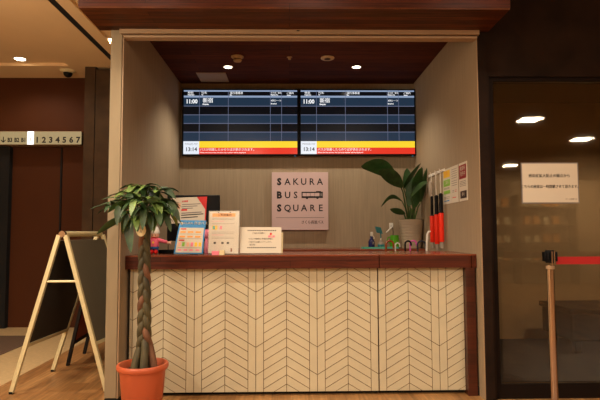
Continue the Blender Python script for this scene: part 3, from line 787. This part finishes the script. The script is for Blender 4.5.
# poster taped to the back of the monitor
yq = yd - .004
t0 = thing('poster', tuple(P(190, 226, yq)), 'white poster with red corner ribbon taped on the black monitor', 'poster')
o, B, T, done = sheet('sheet', t0, (P(168.3, 224, yq), P(205.6, 221, yq), P(207.2, 196.6, yq), P(170.8, 198, yq)))
B(0, .0, .01, 1, 'inkred'); B(.97, 0, 1, 1, 'inkred')
for vv in (.84, .5): B(.32, vv - .03, .48, vv + .04, 'inkred')
for u, v in ((.18, .66), (.25, .66)): B(u - .04, v - .1, u + .04, v + .12, 'peach')
B(.16, .2, .26, .42, 'inkred'); B(.18, .3, .25, .42, 'peach', 1)
for k, v in enumerate((.72, .64, .56)): B(.33, v - .015, .33 + (.5, .42, .3)[k], v + .015, 'inkgrey')
for k, v in enumerate((.38, .3, .2)): B(.33, v - .02, .33 + (.55, .6, .45)[k], v + .02, 'ink' if k else 'inkgrey')
bl, br, tr, tl = P(168.3, 224, yq), P(205.6, 221, yq), P(207.2, 196.6, yq), P(170.8, 198, yq)
T('お知らせ', .4, .84, .02, 'white')
done('print')
mb = MB(); off = Vector((0, -.0045, 0))
mb.prism([tl.lerp(tr, .72) + off, tr + off, br.lerp(tr, .42) + off], (0, .0012, 0), 'inkred'); mb.build('ribbon', t0)

# blue leaflet on a leaning stand
ya_, yb_ = 3.86, 3.95
t0 = thing('leaflet', tuple(P(190, 254, ya_)), 'curled leaflet with blue border and blue heading at the front of the worktop', 'leaflet')
q = (P(173.8, 253.6, ya_), P(203, 253.9, ya_), P(206.3, 220.6, yb_), P(180.5, 220.2, yb_))
o, B, T, done = sheet('sheet', t0, q, .002, 'inkblue', curve=.012)
B(.05, .03, .95, .76, 'white')
T('SAKURA 高速バス', .54, .9, .026, 'white', .0006); B(.06, .855, .12, .93, 'cream', 1)
for v in (.7, .36): B(.1, v, .3, v + .035, 'inkred', 1)
for v in (.6, .46):
    for u in (.1, .38, .66): B(u, v, u + .2, v + .05, 'inkorange', 1)
for k, u in enumerate((.1, .24, .4, .54, .68, .82)): B(u, .2, u + .09, .32, ('peach', 'inkgreen', 'peach', 'inkpink', 'inkyellow', 'inkyellow')[k], 1)
for u in (.12, .32, .52, .74): B(u, .08, u + .12, .12, 'inkpink', 1)
for v in (.56, .42, .16): B(.1, v, .9, v + .008, 'inkgrey', 1)
done('print')
mb = MB(); mb.prism([P(178, 254, 3.90) - Vector((0, 0, 0)), P(200, 254, 3.90), P(200, 226, 3.985), P(182, 226, 3.985)], (0, .003, 0), 'acrylic')
mb.box((q[0].x, 3.87, ZT), (q[1].x, 4.0, ZT + .003), 'acrylic'); mb.build('stand', t0)

# acrylic A4 stand
ya_, yb_ = 3.86, 3.90
t0 = thing('menu_stand', tuple(P(224, 254, ya_)), 'clear acrylic upright stand with a paper headed by an orange bar', 'notice stand')
q = (P(208.4, 253.2, ya_), P(238.2, 253.6, ya_), P(239.2, 211.3, yb_), P(209.6, 211.6, yb_))
o, B, T, done = sheet('sheet', t0, q, .003, 'white')
B(.1, .87, .88, .955, 'inkorange'); T('ご利用案内', .52, .91, .02, 'ink')
for u in (.3, .7): B(u - .02, .965, u + .02, .985, 'ink')
for v in (.83, .8, .7, .5, .46, .38, .35): B(.1, v, .85, v + .006, 'inkgrey')
for v in (.76, .43): B(.1, v, .5, v + .008, 'inkpink')
B(.1, .56, .28, .66, 'inkyellow'); B(.12, .57, .2, .65, 'teal', 1); B(.36, .57, .44, .65, 'inkpink')
for u in (.2, .46, .64): B(u - .035, .22, u + .045, .27, 'ink')
B(.74, .04, .79, .12, 'caramel')
done('print')
mb = MB(); mb.prism([q[0] - Vector((.006, .002, 0)), q[1] + Vector((.006, -.002, 0)), q[2] + Vector((.006, -.002, .006)), q[3] + Vector((-.006, -.002, .006))], (0, -.002, 0), 'acrylic')
mb.box((q[0].x - .006, ya_ - .01, ZT), (q[1].x + .006, ya_ + .09, ZT + .003), 'acrylic'); mb.build('holder', t0)

# memo block
pp = P(216, 252, 3.83)
t0 = thing('memo_pad', (pp.x, 3.83, ZT), 'small pink and yellow memo pad in front of the acrylic stand', 'notepad')
mb = MB(); mb.rbox((P(212, 252, 3.82).x, 3.805, ZT), (P(219, 252, 3.82).x, 3.84, ZT + .028), .001, 'inkpink'); mb.build('pad', t0)
mb = MB(); mb.rbox((P(219.3, 252, 3.82).x, 3.81, ZT), (P(224.5, 252, 3.82).x, 3.84, ZT + .034), .001, 'cream'); mb.build('pad_cover', t0)

# wide card in a stand
ya_, yb_ = 3.88, 3.93
t0 = thing('card_stand', tuple(P(260, 254, ya_)), 'wide cream card with dotted lines in a clear stand right of the acrylic stand', 'notice stand')
q = (P(239.8, 253.3, ya_), P(281.2, 253.0, ya_), P(281.4, 227.3, yb_), P(240.2, 227.2, yb_))
o, B, T, done = sheet('sheet', t0, q, .003, 'white')
for k in range(16):
    B(.18 + k * .044, .85, .21 + k * .044, .885, 'ink'); B(.18 + k * .044, .19, .21 + k * .044, .225, 'ink')
T('ご協力のお願い', .45, .76, .014, 'ink'); T('マスクの着用と手指の消毒に', .5, .54, .014, 'ink'); T('ご協力をお願いいたします。', .5, .42, .014, 'ink'); T('受付係', .3, .31, .014, 'ink')
B(.68, .6, .84, .68, 'inkpink'); B(.72, .68, .77, .78, 'inkred'); B(.74, .62, .79, .7, 'peach', 1)
done('print')
mb = MB(); mb.prism([P(262, 253.2, ya_ + .03), P(282.8, 253.2, ya_ + .03), P(283.2, 232.5, yb_ + .03), P(262, 232.5, yb_ + .03)], (0, .003, 0), 'cream')
mb.build('rear_sheet', t0)
mb = MB(); mb.box((q[0].x + .05, ya_ - .03, ZT), (q[1].x, ya_ + .08, ZT + .006), 'acrylic'); mb.build('foot', t0)

# small pink ornament behind the leaflet
pp = P(206.8, 236, 4.12)
t0 = thing('ornament', (pp.x, 4.12, ZT), 'small rounded pink ornament peeking out between leaflet and acrylic stand', 'ornament')
mb = MB(); mb.ball((pp.x, 4.12, pp.z + .015), .034, 'inkpink', (1, .8, 1.1)); mb.build('head', t0)
mb = MB(); mb.lathe([(.018, ZT), (.02, ZT + .02), (.012, pp.z - .01)], (pp.x, 4.12, 0), 'inkpink', 20); mb.build('body', t0)

# doll with pink top
dy = 4.02
def D(px, py, dz=0): return P(px, py, dy + dz)
t0 = thing('doll', (D(154, 254).x, dy, ZT), 'small standing doll in a pink top and blue trousers holding one arm out', 'doll')
mb = MB()
for s_, px in ((-1, 151.8), (1, 156.2)):
    f_ = D(px, 252); mb2 = MB(); mb2.ball((f_.x, dy - .012, ZT + .018), .018, 'redshoe', (.95, 1.4, 1.0)); mb2.tube([(f_.x, dy, ZT + .018), (f_.x, dy, ZT + .042)], .013, 'redshoe', 12); mb2.build('shoe', t0)
mb = MB(); cxd = D(154.2, 248).x
mb.lathe([(.026, D(154, 249.5).z), (.036, D(154, 248).z), (.034, D(154, 245.5).z), (.03, D(154, 244).z)], (cxd, dy, 0), 'bluejean', 20); 
for px in (151.8, 156.2): mb.tube([(D(px, 250).x, dy, D(px, 251).z), (D(px, 247).x, dy, D(px, 247).z)], .017, 'bluejean', 12)
mb.build('trousers', t0)
mb = MB(); mb.lathe([(.036, D(154, 246.5).z), (.038, D(154, 244).z), (.034, D(154, 240).z), (.024, D(154, 238).z), (.014, D(154, 236.8).z)], (cxd, dy, 0), 'pinktop', 20)
mb.tube([D(157, 239.6), D(161.5, 240.8), D(167, 242.2)], [.016, .0145, .0125], 'pinktop', 12)
mb.tube([D(151, 239.6), D(148, 242.5), D(147.5, 246)], [.016, .014, .012], 'pinktop', 12)
mb.lathe([(0, -.0375), (.008, -.037), (.009, -.034)], (cxd, dy, D(154, 242.5).z), 'inkyellow', 12, axis='Y')
mb.build('sweater', t0)
mb = MB(); mb.ball(D(155.2, 235.2), .03, 'skin', (1, 1, .95)); mb.ball(D(168.8, 242.8), .0125, 'skin', (1.3, 1, .9)); mb.ball(D(147.5, 247.5), .012, 'skin')
for dxx in (-.011, .011): mb.ball(D(155.2, 235.6) + Vector((dxx, -.028, .004)), .0035, 'ink')
mb.ball(D(155.2, 235.8) + Vector((0, -.031, -.004)), .003, 'skin'); mb.tube([D(155.2, 237) + Vector((-.008, -.027, 0)), D(155.2, 237.2) + Vector((0, -.029, -.002)), D(155.2, 237) + Vector((.008, -.027, 0))], .0015, 'redshoe', 6)
for a in (-.2, .0, .25): mb.tube([D(169, 242.8), D(169, 242.8) + Vector((.018, -.004, a * .05))], .0035, 'skin', 6)
mb.build('head', t0)
mb = MB(); mb.lathe([(.031, -.004), (.034, .006), (.03, .02), (.02, .045), (.006, .06)], D(155.4, 233.2), 'whiteplastic', 20); mb.build('hat', t0)
mb = MB(); mb.lathe([(.026, D(154, 238.3).z), (.03, D(154, 237.8).z), (.022, D(154, 237.0).z)], (cxd, dy, 0), 'redshoe', 20); mb.build('scarf', t0)

# dark cable box behind doll
t0 = thing('cable_box', (P(166, 250, 4.1).x, 4.1, ZT), 'small black box with a thin cable post behind the doll', 'box')
mb = MB(); mb.rbox((P(159, 250, 4.1).x, 4.08, ZT), (P(174, 250, 4.1).x, 4.17, ZT + .03), .004, 'black'); mb.build('body', t0)
mb = MB(); mb.tube([(P(167.5, 250, 4.1).x, 4.12, ZT + .03), (P(167.5, 250, 4.1).x, 4.12, ZT + .1)], .003, 'black', 8); mb.build('post', t0)

# ------------------------------------------------------------------ braided pachira in terracotta pot
py_ = 3.48; pcx = P(142.8, 365, py_).x; zr = P(143, 363.0, py_).z
rr = .5 * (P(168, 365, py_).x - P(117.3, 365, py_).x)
pl = thing('potted_plant', (pcx, py_, 0), 'braided-trunk money tree in a terracotta coloured plastic pot before the counter', 'plant')
mb = MB()
ro = rr; rb = rr - .018
mb.lathe([(.115, 0), (.12, .005), (rb, zr - .035), (ro - .004, zr - .034), (ro, zr - .026), (ro, zr - .008), (ro - .006, zr), (ro - .016, zr), (ro - .022, zr - .008), (rb - .012, zr - .05)], (pcx, py_, 0), 'terra', 48); mb.build('pot', pl)
mb = MB(); mb.lathe([(rb - .012, zr - .052), (rb - .014, zr - .045), (0, zr - .04)], (pcx, py_, 0), 'soil', 32); mb.build('soil', pl)
tb = P(144.3, 355, py_); tt = P(144.6, 224, py_)
ns = 5
for k in range(ns):
    mb = MB(); pts = []; rd = []
    for i in range(81):
        s = i / 80; z = zr - .05 + (tt.z - zr + .05) * s
        ph = 2 * PI * k / ns + 2 * PI * 2.3 * max(0, s - .17)
        A_ = .026 - .006 * s
        x = A_ * math.sin(ph); yv = A_ * .75 * math.sin(2 * ph)
        u = max(0, 1 - s / .26); u = u * u * (3 - 2 * u)
        a0_ = 2 * PI * k / ns + .4
        x = x * (1 - u) + .062 * math.sin(a0_) * u; yv = yv * (1 - u) + .058 * math.cos(a0_) * u
        cxx = tb.x + (tt.x - tb.x) * s
        pts.append((cxx + x, py_ + yv, z)); rd.append(.0235 - .006 * s + .003 * u)
    mb.tube(pts, rd, 'bark' if k in (0, 2, 3, 4) else 'bark2', 10); mb.build('trunk_strand', pl)
fol = MB(); pet = MB()
hubs = [(137, 186, .05), (150, 187, -.05), (122, 196, .08), (163, 205, .08), (130, 203, .02), (156, 200, -.14), (144, 207, -.18), (143, 188, -.02), (129, 193, -.08), (158, 192, -.06), (120, 200, .0), (166, 201, .02), (135, 199, -.16), (151, 203, -.17), (128, 211, -.1), (159, 211, -.1), (144, 196, .12), (113, 205, -.05), (137, 214, -.14), (168, 208, -.06), (148, 190, .05)]
top = Vector((tt.x, py_, tt.z))
rnd = random.Random(11)
for i, (hx, hy, dy_) in enumerate(hubs):
    h = P(hx, hy, py_ + dy_)
    mid = top.lerp(h, .5) + Vector((0, 0, .04))
    pet.tube([top + Vector((rnd.uniform(-.015, .015), rnd.uniform(-.015, .015), -.03)), mid, h], [.006, .004, .003], 'stemgreen', 6)
    out = Vector((h.x - top.x, h.y - py_, 0)); 
    out = out.normalized() if out.length > .02 else Vector((0, -1, 0))
    nl = 7; a0_ = rnd.uniform(0, 6.28)
    for j in range(nl):
        a = a0_ + 2 * PI * j / nl + rnd.uniform(-.2, .2)
        d = Vector((math.cos(a), math.sin(a), 0)); d = (d + out * .35).normalized()
        L_ = rnd.uniform(.10, .165)
        dn = rnd.uniform(-.9, .15) - (.35 if hy > 205 else 0)
        tip = h + d * L_ * math.cos(dn) + Vector((0, 0, L_ * math.sin(dn)))
        leafmesh(fol, h, tip, L_ * rnd.uniform(.28, .42), L_ * rnd.uniform(.05, .18), 'leaflight' if rnd.random() < .22 else 'leaf', 7, None, rnd.uniform(.15, .4))
# distinct long leaves the photo shows
for (bx, by, tx, ty_, dy0, dy1, wd, sd) in [(126, 217, 96.5, 234.5, -.08, -.16, .06, (.3, -.3, .9)), (127, 214, 131, 253, -.12, -.17, .07, (1, 0, 0)), (122, 203, 98, 206, -.05, -.1, .03, (.1, .8, .3)), (121, 199, 101, 200, -.02, -.06, .028, (.1, .8, .3)), (146, 203, 161, 199.5, -.2, -.26, .05, (.1, -.4, .9)),
                                       (158, 206, 160, 226, -.16, -.22, .06, (1, 0, 0)), (168, 200, 180, 222, -.1, -.12, .05, (1, .3, 0)), (161, 187, 176, 199, -.02, -.04, .045, (.5, .4, .7)), (118, 205, 117, 226, -.12, -.15, .045, (1, 0, 0)), (133, 212, 138, 232, -.16, -.2, .06, (1, .2, 0)), (150, 212, 152, 232, -.14, -.18, .05, (1, -.2, 0)), (125, 202, 107, 213, -.1, -.16, .04, (.3, -.3, .9)), (164, 212, 171, 232, -.1, -.12, .045, (1, .3, 0))]:
    leafmesh(fol, P(bx, by, py_ + dy0), P(tx, ty_, py_ + dy1), wd, .012, 'leaf', 9, sd, .25)
o = fol.build('foliage', pl); pet.build('branch', pl)
# round label hanging on the trunk
lp = P(141.0, 230, py_ - .135)
t0 = thing('plant_tag', tuple(lp), 'oval cream tag hanging from the money tree trunk', 'tag')
mb = MB(); mb.lathe([(.0, -.003), (.031, -.003), (.033, -.0015), (.033, .0015), (.031, .003), (0, .003)], (0, 0, 0), 'cream', 28, mat=Matrix.Translation(lp) @ Matrix.Diagonal((.95, 1, 1.25, 1)), axis='Y')
text(mb, '開花', .018, lp + Vector((0, -.0042, .01)), 'inkgrey'); text(mb, '祝', .018, lp + Vector((0, -.0042, -.012)), 'inkgrey'); mb.build('disc', t0)
mb = MB(); mb.tube([lp + Vector((0, 0, .038)), lp + Vector((.008, .03, .07)), lp + Vector((.015, .11, .09))], .0012, 'cream', 6); mb.build('string', t0)

# ------------------------------------------------------------------ A-boards
def aboard(hN, hF, fLN, fLF, fRN, fRF, zb, wd, th, fm, pm_out, pm_in, label, spread_z=None, bar=True, rt_mat=None):
    """h: hinge ends near/far; fL/fR: feet of the left and right leaf"""
    t0 = thing('a_board', ((hN.x + hF.x) / 2, (hN.y + hF.y) / 2, 0), label, 'sign board')
    for side, (fN, fF) in ((-1, (fLN, fLF)), (1, (fRN, fRF))):
        ex = (hF - hN).normalized(); dn = ((fN - hN).normalized() + (fF - hF).normalized()).normalized()
        nr = dn.cross(ex).normalized()
        if nr.x * side < 0: nr = -nr
        o = Vector((side * .024, 0, 0))
        lf = MB()
        def rail(a, c):
            e1 = (c - a).normalized(); e2 = nr; e3 = e1.cross(e2).normalized()
            poly = [a + e2 * th / 2 + e3 * wd / 2, a - e2 * th / 2 + e3 * wd / 2, a - e2 * th / 2 - e3 * wd / 2, a + e2 * th / 2 - e3 * wd / 2]
            lf.prism(poly, c - a, fm)
        up_ = Vector((0, 0, .012))
        for h_, f_ in ((hN, fN), (hF, fF)):
            rail(h_ + o, f_ + up_)
            poly_ = [f_ + up_ + nr * th / 2 + ex * wd / 2, f_ + up_ - nr * th / 2 + ex * wd / 2, f_ + up_ - nr * th / 2 - ex * wd / 2, f_ + up_ + nr * th / 2 - ex * wd / 2]
            lf.prism([v - Vector((0, 0, v.z)) for v in poly_], (0, 0, .018), 'black')
        def on(h_, f_, z): return (h_ + o).lerp(f_, (h_.z - z) / h_.z)
        ins = ex * wd * .5
        rail(on(hN, fN, zb) + ins, on(hF, fF, zb) - ins)
        fr = lf.build('frame', t0)
        pb = MB(); ins2 = ex * wd * .55
        a, c, d, e = on(hN, fN, zb + .01) + ins2, on(hF, fF, zb + .01) - ins2, on(hF, fF, hF.z - .04) - ins2, on(hN, fN, hN.z - .04) + ins2
        pb.prism([v + nr * .002 for v in (a, c, d, e)], nr * .006, pm_out); pb.prism([v - nr * .006 for v in (a, c, d, e)], nr * .0078, pm_in)
        pb.build('board', t0)
    if bar:
        mb = MB(); mb.tube([hN + Vector((0, -.01, .008)), hF + Vector((0, .01, .008))], .022, fm, 12); mb.tube([hN + Vector((0, -.012, .008)), hN + Vector((0, .02, .008))], .025, 'steel', 12); mb.build('hinge_bar', t0)
    if spread_z:
        for (h_, a_, c_) in ((hN, fLN, fRN), (hF, fLF, fRF)):
            p0 = h_.lerp(a_, (h_.z - spread_z) / h_.z); p1 = h_.lerp(c_, (h_.z - spread_z) / h_.z)
            mb = MB(); mb.tube([p0, p1], .009, fm, 8); mb.build('spreader', t0)
    return t0
V = Vector
fA, fB = PZ(11.5, 394, 0), PZ(53, 371.5, 0); hA, hB = P(62.5, 234.5, fA.y), P(100, 233.5, fB.y)
zt1 = 1.150; hA.z = hB.z = zt1
aboard(hA, hB, fA, fB, V((2 * hA.x - fA.x, fA.y + .02, 0)), V((2 * hB.x - fB.x, fB.y + .02, 0)), .35, .025, .030, 'alu', 'board', 'boarddark',
       'tall cream-framed A-board with dark grey panels standing left of the booth', .81)
gA, gB = PZ(68, 365.5, 0), PZ(84.5, 353.5, 0)
aboard(V((gA.x + .215, gA.y, .93)), V((gB.x + .225, gB.y, .93)), gA, gB, V((gA.x + .43, gA.y + .02, 0)), V((gB.x + .45, gB.y + .02, 0)), .20, .032, .026, 'bwood', 'orangeboard', 'orangeboard',
       'smaller black-framed A-board with rust-brown panel behind the cream-framed one', None, True)

# ------------------------------------------------------------------ belt barrier
def post(x, y, label):
    t0 = thing('belt_barrier_post', (x, y, 0), label, 'barrier post', 'belt barrier posts')
    mb = MB(); mb.lathe([(.17, 0), (.175, .008), (.16, .02), (.06, .035), (.03, .05)], (x, y, 0), 'steel', 40); mb.build('base', t0)
    mb = MB(); mb.lathe([(.022, .045), (.022, .95)], (x, y, 0), 'steel', 28); mb.build('pole', t0)
    mb = MB(); mb.lathe([(.024, .925), (.026, .927), (.026, .945), (.023, .947)], (x, y, 0), 'rail', 28); mb.build('collar', t0)
    mb = MB(); mb.lathe([(.026, .965), (.028, .97), (.028, 1.035), (.025, 1.045)], (x, y, 0), 'black', 28)
    for s_ in (-1, 1): mb.rbox((x + s_ * .02, y - .016, .975), (x + s_ * .043, y + .016, 1.035), .003, 'black')
    mb.rbox((x - .016, y - .043, .975), (x + .016, y - .02, 1.035), .003, 'black'); mb.build('head', t0)
    mb = MB()
    for s_ in (-1, 1): mb.box((x + s_ * .004, y - .0445, .955), (x + s_ * .011, y - .0431, 1.038), 'steel')
    mb.build('clip', t0)
    return t0
pby = 3.32; pbx = P(550, 262, pby).x
t0 = post(pbx, pby, 'chrome belt barrier post with black head before the glass, red belt drawn from it')
mb = MB(); zc_ = P(580, 260.4, pby).z
mb.box((pbx + .04, pby - .001, zc_ - .024), (pbx + 1.46, pby + .001, zc_ + .024), 'red'); mb.build('belt', t0)

# ------------------------------------------------------------------ notice on the glass
yn = YG - .002
x0, x1 = P(521, 180, yn).x, P(578.5, 180, yn).x; z1_, z0_ = P(550, 162.5, yn).z, P(550, 203.5, yn).z
t0 = thing('glass_notice', ((x0 + x1) / 2, yn, z0_), 'white laminated notice with two lines of black writing taped on the glass', 'notice')
mb = MB(); mb.box((x0, yn - .003, z0_), (x1, yn, z1_), 'inkgrey'); mb.box((x0 + .008, yn - .004, z0_ + .008), (x1 - .008, yn - .003, z1_ - .008), 'white'); mb.build('sheet', t0)
mb = MB(); W = x1 - x0; cxn = (x0 + x1) / 2
text(mb, '感染症拡大防止の観点から', .0275, (cxn - .005, yn - .0045, P(550, 176, yn).z), 'ink', bold=.0016, sx=.92)
text(mb, 'こちらの座席は一時閉鎖させて頂きます。', .0265, (cxn + .002, yn - .0045, P(550, 186.8, yn).z), 'ink', bold=.0016, sx=.86)
text(mb, 'さくら高速バス', .0125, (x1 - .06, yn - .0045, P(550, 199.3, yn).z), 'ink')
mb.build('lettering', t0)

# ------------------------------------------------------------------ lobby ceiling: lamps, camera dome
p = PZ(20, 59, ZH + .035); downlight(p.x, p.y, ZH + .035, .058, 'lit round downlight in the recessed plaster ceiling left of the black slot', 26, 150, .6)
p = PZ(112.5, 40.5, ZH + .025); downlight(p.x, p.y, ZH + .025, .06, 'lit downlight half hidden behind the booth pillar', 22, 150, .6)
p = PZ(68, 70.5, ZH)
t0 = thing('security_camera', (p.x, p.y, ZH), 'black dome security camera on the plaster ceiling before the lift', 'camera')
mb = MB(); mb.lathe([(.055, -.03), (.085, -.012), (.09, 0)], (p.x, p.y, ZH), 'cream', 32); mb.build('base', t0)
mb = MB(); mb.lathe([(.0, -.085), (.025, -.08), (.045, -.062), (.052, -.04), (.052, -.03)], (p.x, p.y, ZH), 'black', 28); mb.build('dome', t0)

downlight(3.25, 4.7, 2.6, .05, 'added out-of-view fill downlight inside the dim room behind the glass', 190, 130, .9)  # added lamp out of view, brightens the room wall behind the glass
# hall downlights in front of the booth
hz = ZH + .025
for x_, l_ in ((-1.0, 'leftmost of the three hall downlights before the booth'), (.15, 'middle of the three hall downlights before the booth'), (1.3, 'rightmost of the three hall downlights before the booth')):
    downlight(x_, 2.62, hz, .06, l_, 64, 125, .8)
downlight(-3.0, 3.6, ZH + .035, .06, 'lit round downlight over the lobby carpet', 120, 130, .7)
downlight(-1.7, 2.6, hz, .06, 'lit round downlight over the A-boards', 80, 130, .7)
def pendant(x, y, z, label, e):  # globes added out of view to brighten the ceiling and booth front
    t0 = thing('fill_pendant', (x, y, z), label, 'lamp', 'added globe pendants for fill light over the hall')
    mb = MB(); mb.lathe([(.05, hz - .03), (.055, hz - .02), (.055, hz)], (x, y, 0), 'black', 20); mb.build('ceiling_rose', t0)
    mb = MB(); mb.tube([(x, y, z + .1), (x, y, hz - .03)], .004, 'black', 6); mb.lathe([(.04, z + .085), (.035, z + .12), (.01, z + .13)], (x, y, 0), 'black', 20); mb.build('cord', t0)
    mb = MB(); mb.ball((x, y, z), .1, 'fillglass', n=24); mb.build('globe', t0)
M['fillglass'] = emis('fill_globe_glass', (255, 226, 186), 9)
pendant(-2.5, 2.5, 2.35, 'added out-of-view globe pendant for fill light hanging in the lobby left of the viewer', 0)
pendant(-.7, .4, 2.8, 'added out-of-view globe pendant for fill light hanging behind the viewer on the left', 0)
pendant(1.2, .4, 2.8, 'added out-of-view globe pendant for fill light hanging behind the viewer on the right', 0)
for x_, y_, z_, e_ in ((-2.5, 2.5, 2.35, 72), (-.7, .4, 2.8, 24), (1.2, .4, 2.8, 20)):
    ld = bpy.data.lights.new('fill_bulb', 'POINT'); ld.energy = e_; ld.color = (1, .85, .66); ld.shadow_soft_size = .1
    lo = bpy.data.objects.new('fill_bulb', ld); C.objects.link(lo); lo.location = (x_, y_, z_ - .21)
# hall ceiling panels: some mirrored in the glass, others added unseen for fill light
def panel(x, y, rot, label, e=100):
    t0 = thing('ceiling_light', (x, y, hz), label, 'light', 'square lit panels in the hall ceiling')
    Mx = Matrix.Translation((x, y, hz)) @ Matrix.Rotation(rot, 4, 'Z')
    mb = MB(); mb.box((-.18, -.18, -.012), (.18, .18, 0), 'whiteplastic', Mx); mb.build('frame', t0)
    mb = MB(); mb.box((-.16, -.16, -.016), (.16, .16, -.0121), 'panelglow', Mx); mb.build('diffuser', t0)
    ld = bpy.data.lights.new('panel_lamp', 'AREA'); ld.shape = 'SQUARE'; ld.size = .34; ld.energy = e; ld.color = (1, .86, .68)
    lo = bpy.data.objects.new('panel_lamp', ld); C.objects.link(lo); lo.location = (x, y, hz - .03)
def refl(px, py):
    d = ray(px, py); d.y *= 1; k = (hz - CAM.z) / d.z; v = CAM + d * k
    return v.x, 2 * YG - v.y
for x_, y_, lb in ((-2.5, -.6, 'added unseen fill panel in the hall ceiling nearest behind the viewer on the lobby side'), (.6, -3.2, 'added unseen fill panel in the hall ceiling further behind the viewer, facing the booth middle'), (-4.0, -1.6, 'added unseen fill panel in the hall ceiling above the brown carpet')):
    panel(x_, y_, 0, lb, 110)  # added panels, fill light for the lobby ceiling and booth front
for (px, py, lb) in ((530, 118.2, 'nearest lit square panel in the hall ceiling, seen mirrored in the glass'), (582, 138, 'second lit square panel in the hall ceiling, seen mirrored in the glass'), (510, 164.5, 'far lit square panel in the hall ceiling, seen mirrored left of the notice')):
    x, y = refl(px, py); y = max(y, -8.6); x = min(x, 8.6); panel(x, y, .35, lb)

# shop front across the hall (seen mirrored in the glass)
b = MB(); b.box((3.2, -4.6, 0), (9, -4.5, 2.35), 'shopwall'); struct(b.build('wall_shop'))
sh = thing('display_shelf', (5.0, -4.3, 0), 'wooden shop display shelf across the hall, seen mirrored in the glass', 'shelf')
for x in (3.8, 5.1, 6.4): mb = MB(); mb.box((x, -4.49, 0), (x + .04, -4.15, 2.0), 'shopshelf'); mb.build('side_panel', sh)
for z in (.5, .9, 1.3, 1.7):
    mb = MB(); mb.box((3.841, -4.49, z), (6.399, -4.15, z + .03), 'shopshelf'); mb.build('shelf', sh)
rnd = random.Random(3)
prod = None
mb = MB(); mb.rbox((-.07, -.05, 0), (.07, .05, .2), .008, 'inkorange'); p0 = mb.build('product_box'); prods = [p0]
mb = MB(); mb.rbox((-.06, -.05, 0), (.06, .05, .16), .008, 'cream'); p1_ = mb.build('product_box'); prods.append(p1_)
first = {0: True, 1: True}
cnt = 0
wn = {.53: 'lowest', .93: 'second', 1.33: 'third', 1.73: 'top'}
for z in (.53, .93, 1.33, 1.73):
    for k in range(10):
        x = 4.0 + k * .22 + rnd.uniform(-.03, .03)
        if abs(x - 5.12) < .1: continue
        kd = rnd.randint(0, 1)
        o = prods[kd] if first[kd] else prods[kd].copy()
        if not first[kd]: C.objects.link(o)
        first[kd] = False
        o.location = (x, -4.3, z + .0005)
        tag(o, ('orange' if kd == 0 else 'cream') + ' product box on the %s shelf of the shop display across the hall' % wn[z], 'box', 'product boxes on the shop display shelf')

# ------------------------------------------------------------------ world and view
wd = bpy.data.worlds.new('world'); bpy.context.scene.world = wd; wd.use_nodes = True
wd.node_tree.nodes['Background'].inputs[0].default_value = (.5, .36, .22, 1); wd.node_tree.nodes['Background'].inputs[1].default_value = .05
s = bpy.context.scene
s.view_settings.view_transform = 'Standard'; s.view_settings.look = 'None'; s.view_settings.gamma = 1; s.view_settings.exposure = 0
s.view_settings.use_curve_mapping = False
s.cycles.use_denoising = True
s.cycles.max_bounces = 8; s.cycles.transparent_max_bounces = 8; s.cycles.sample_clamp_indirect = 4
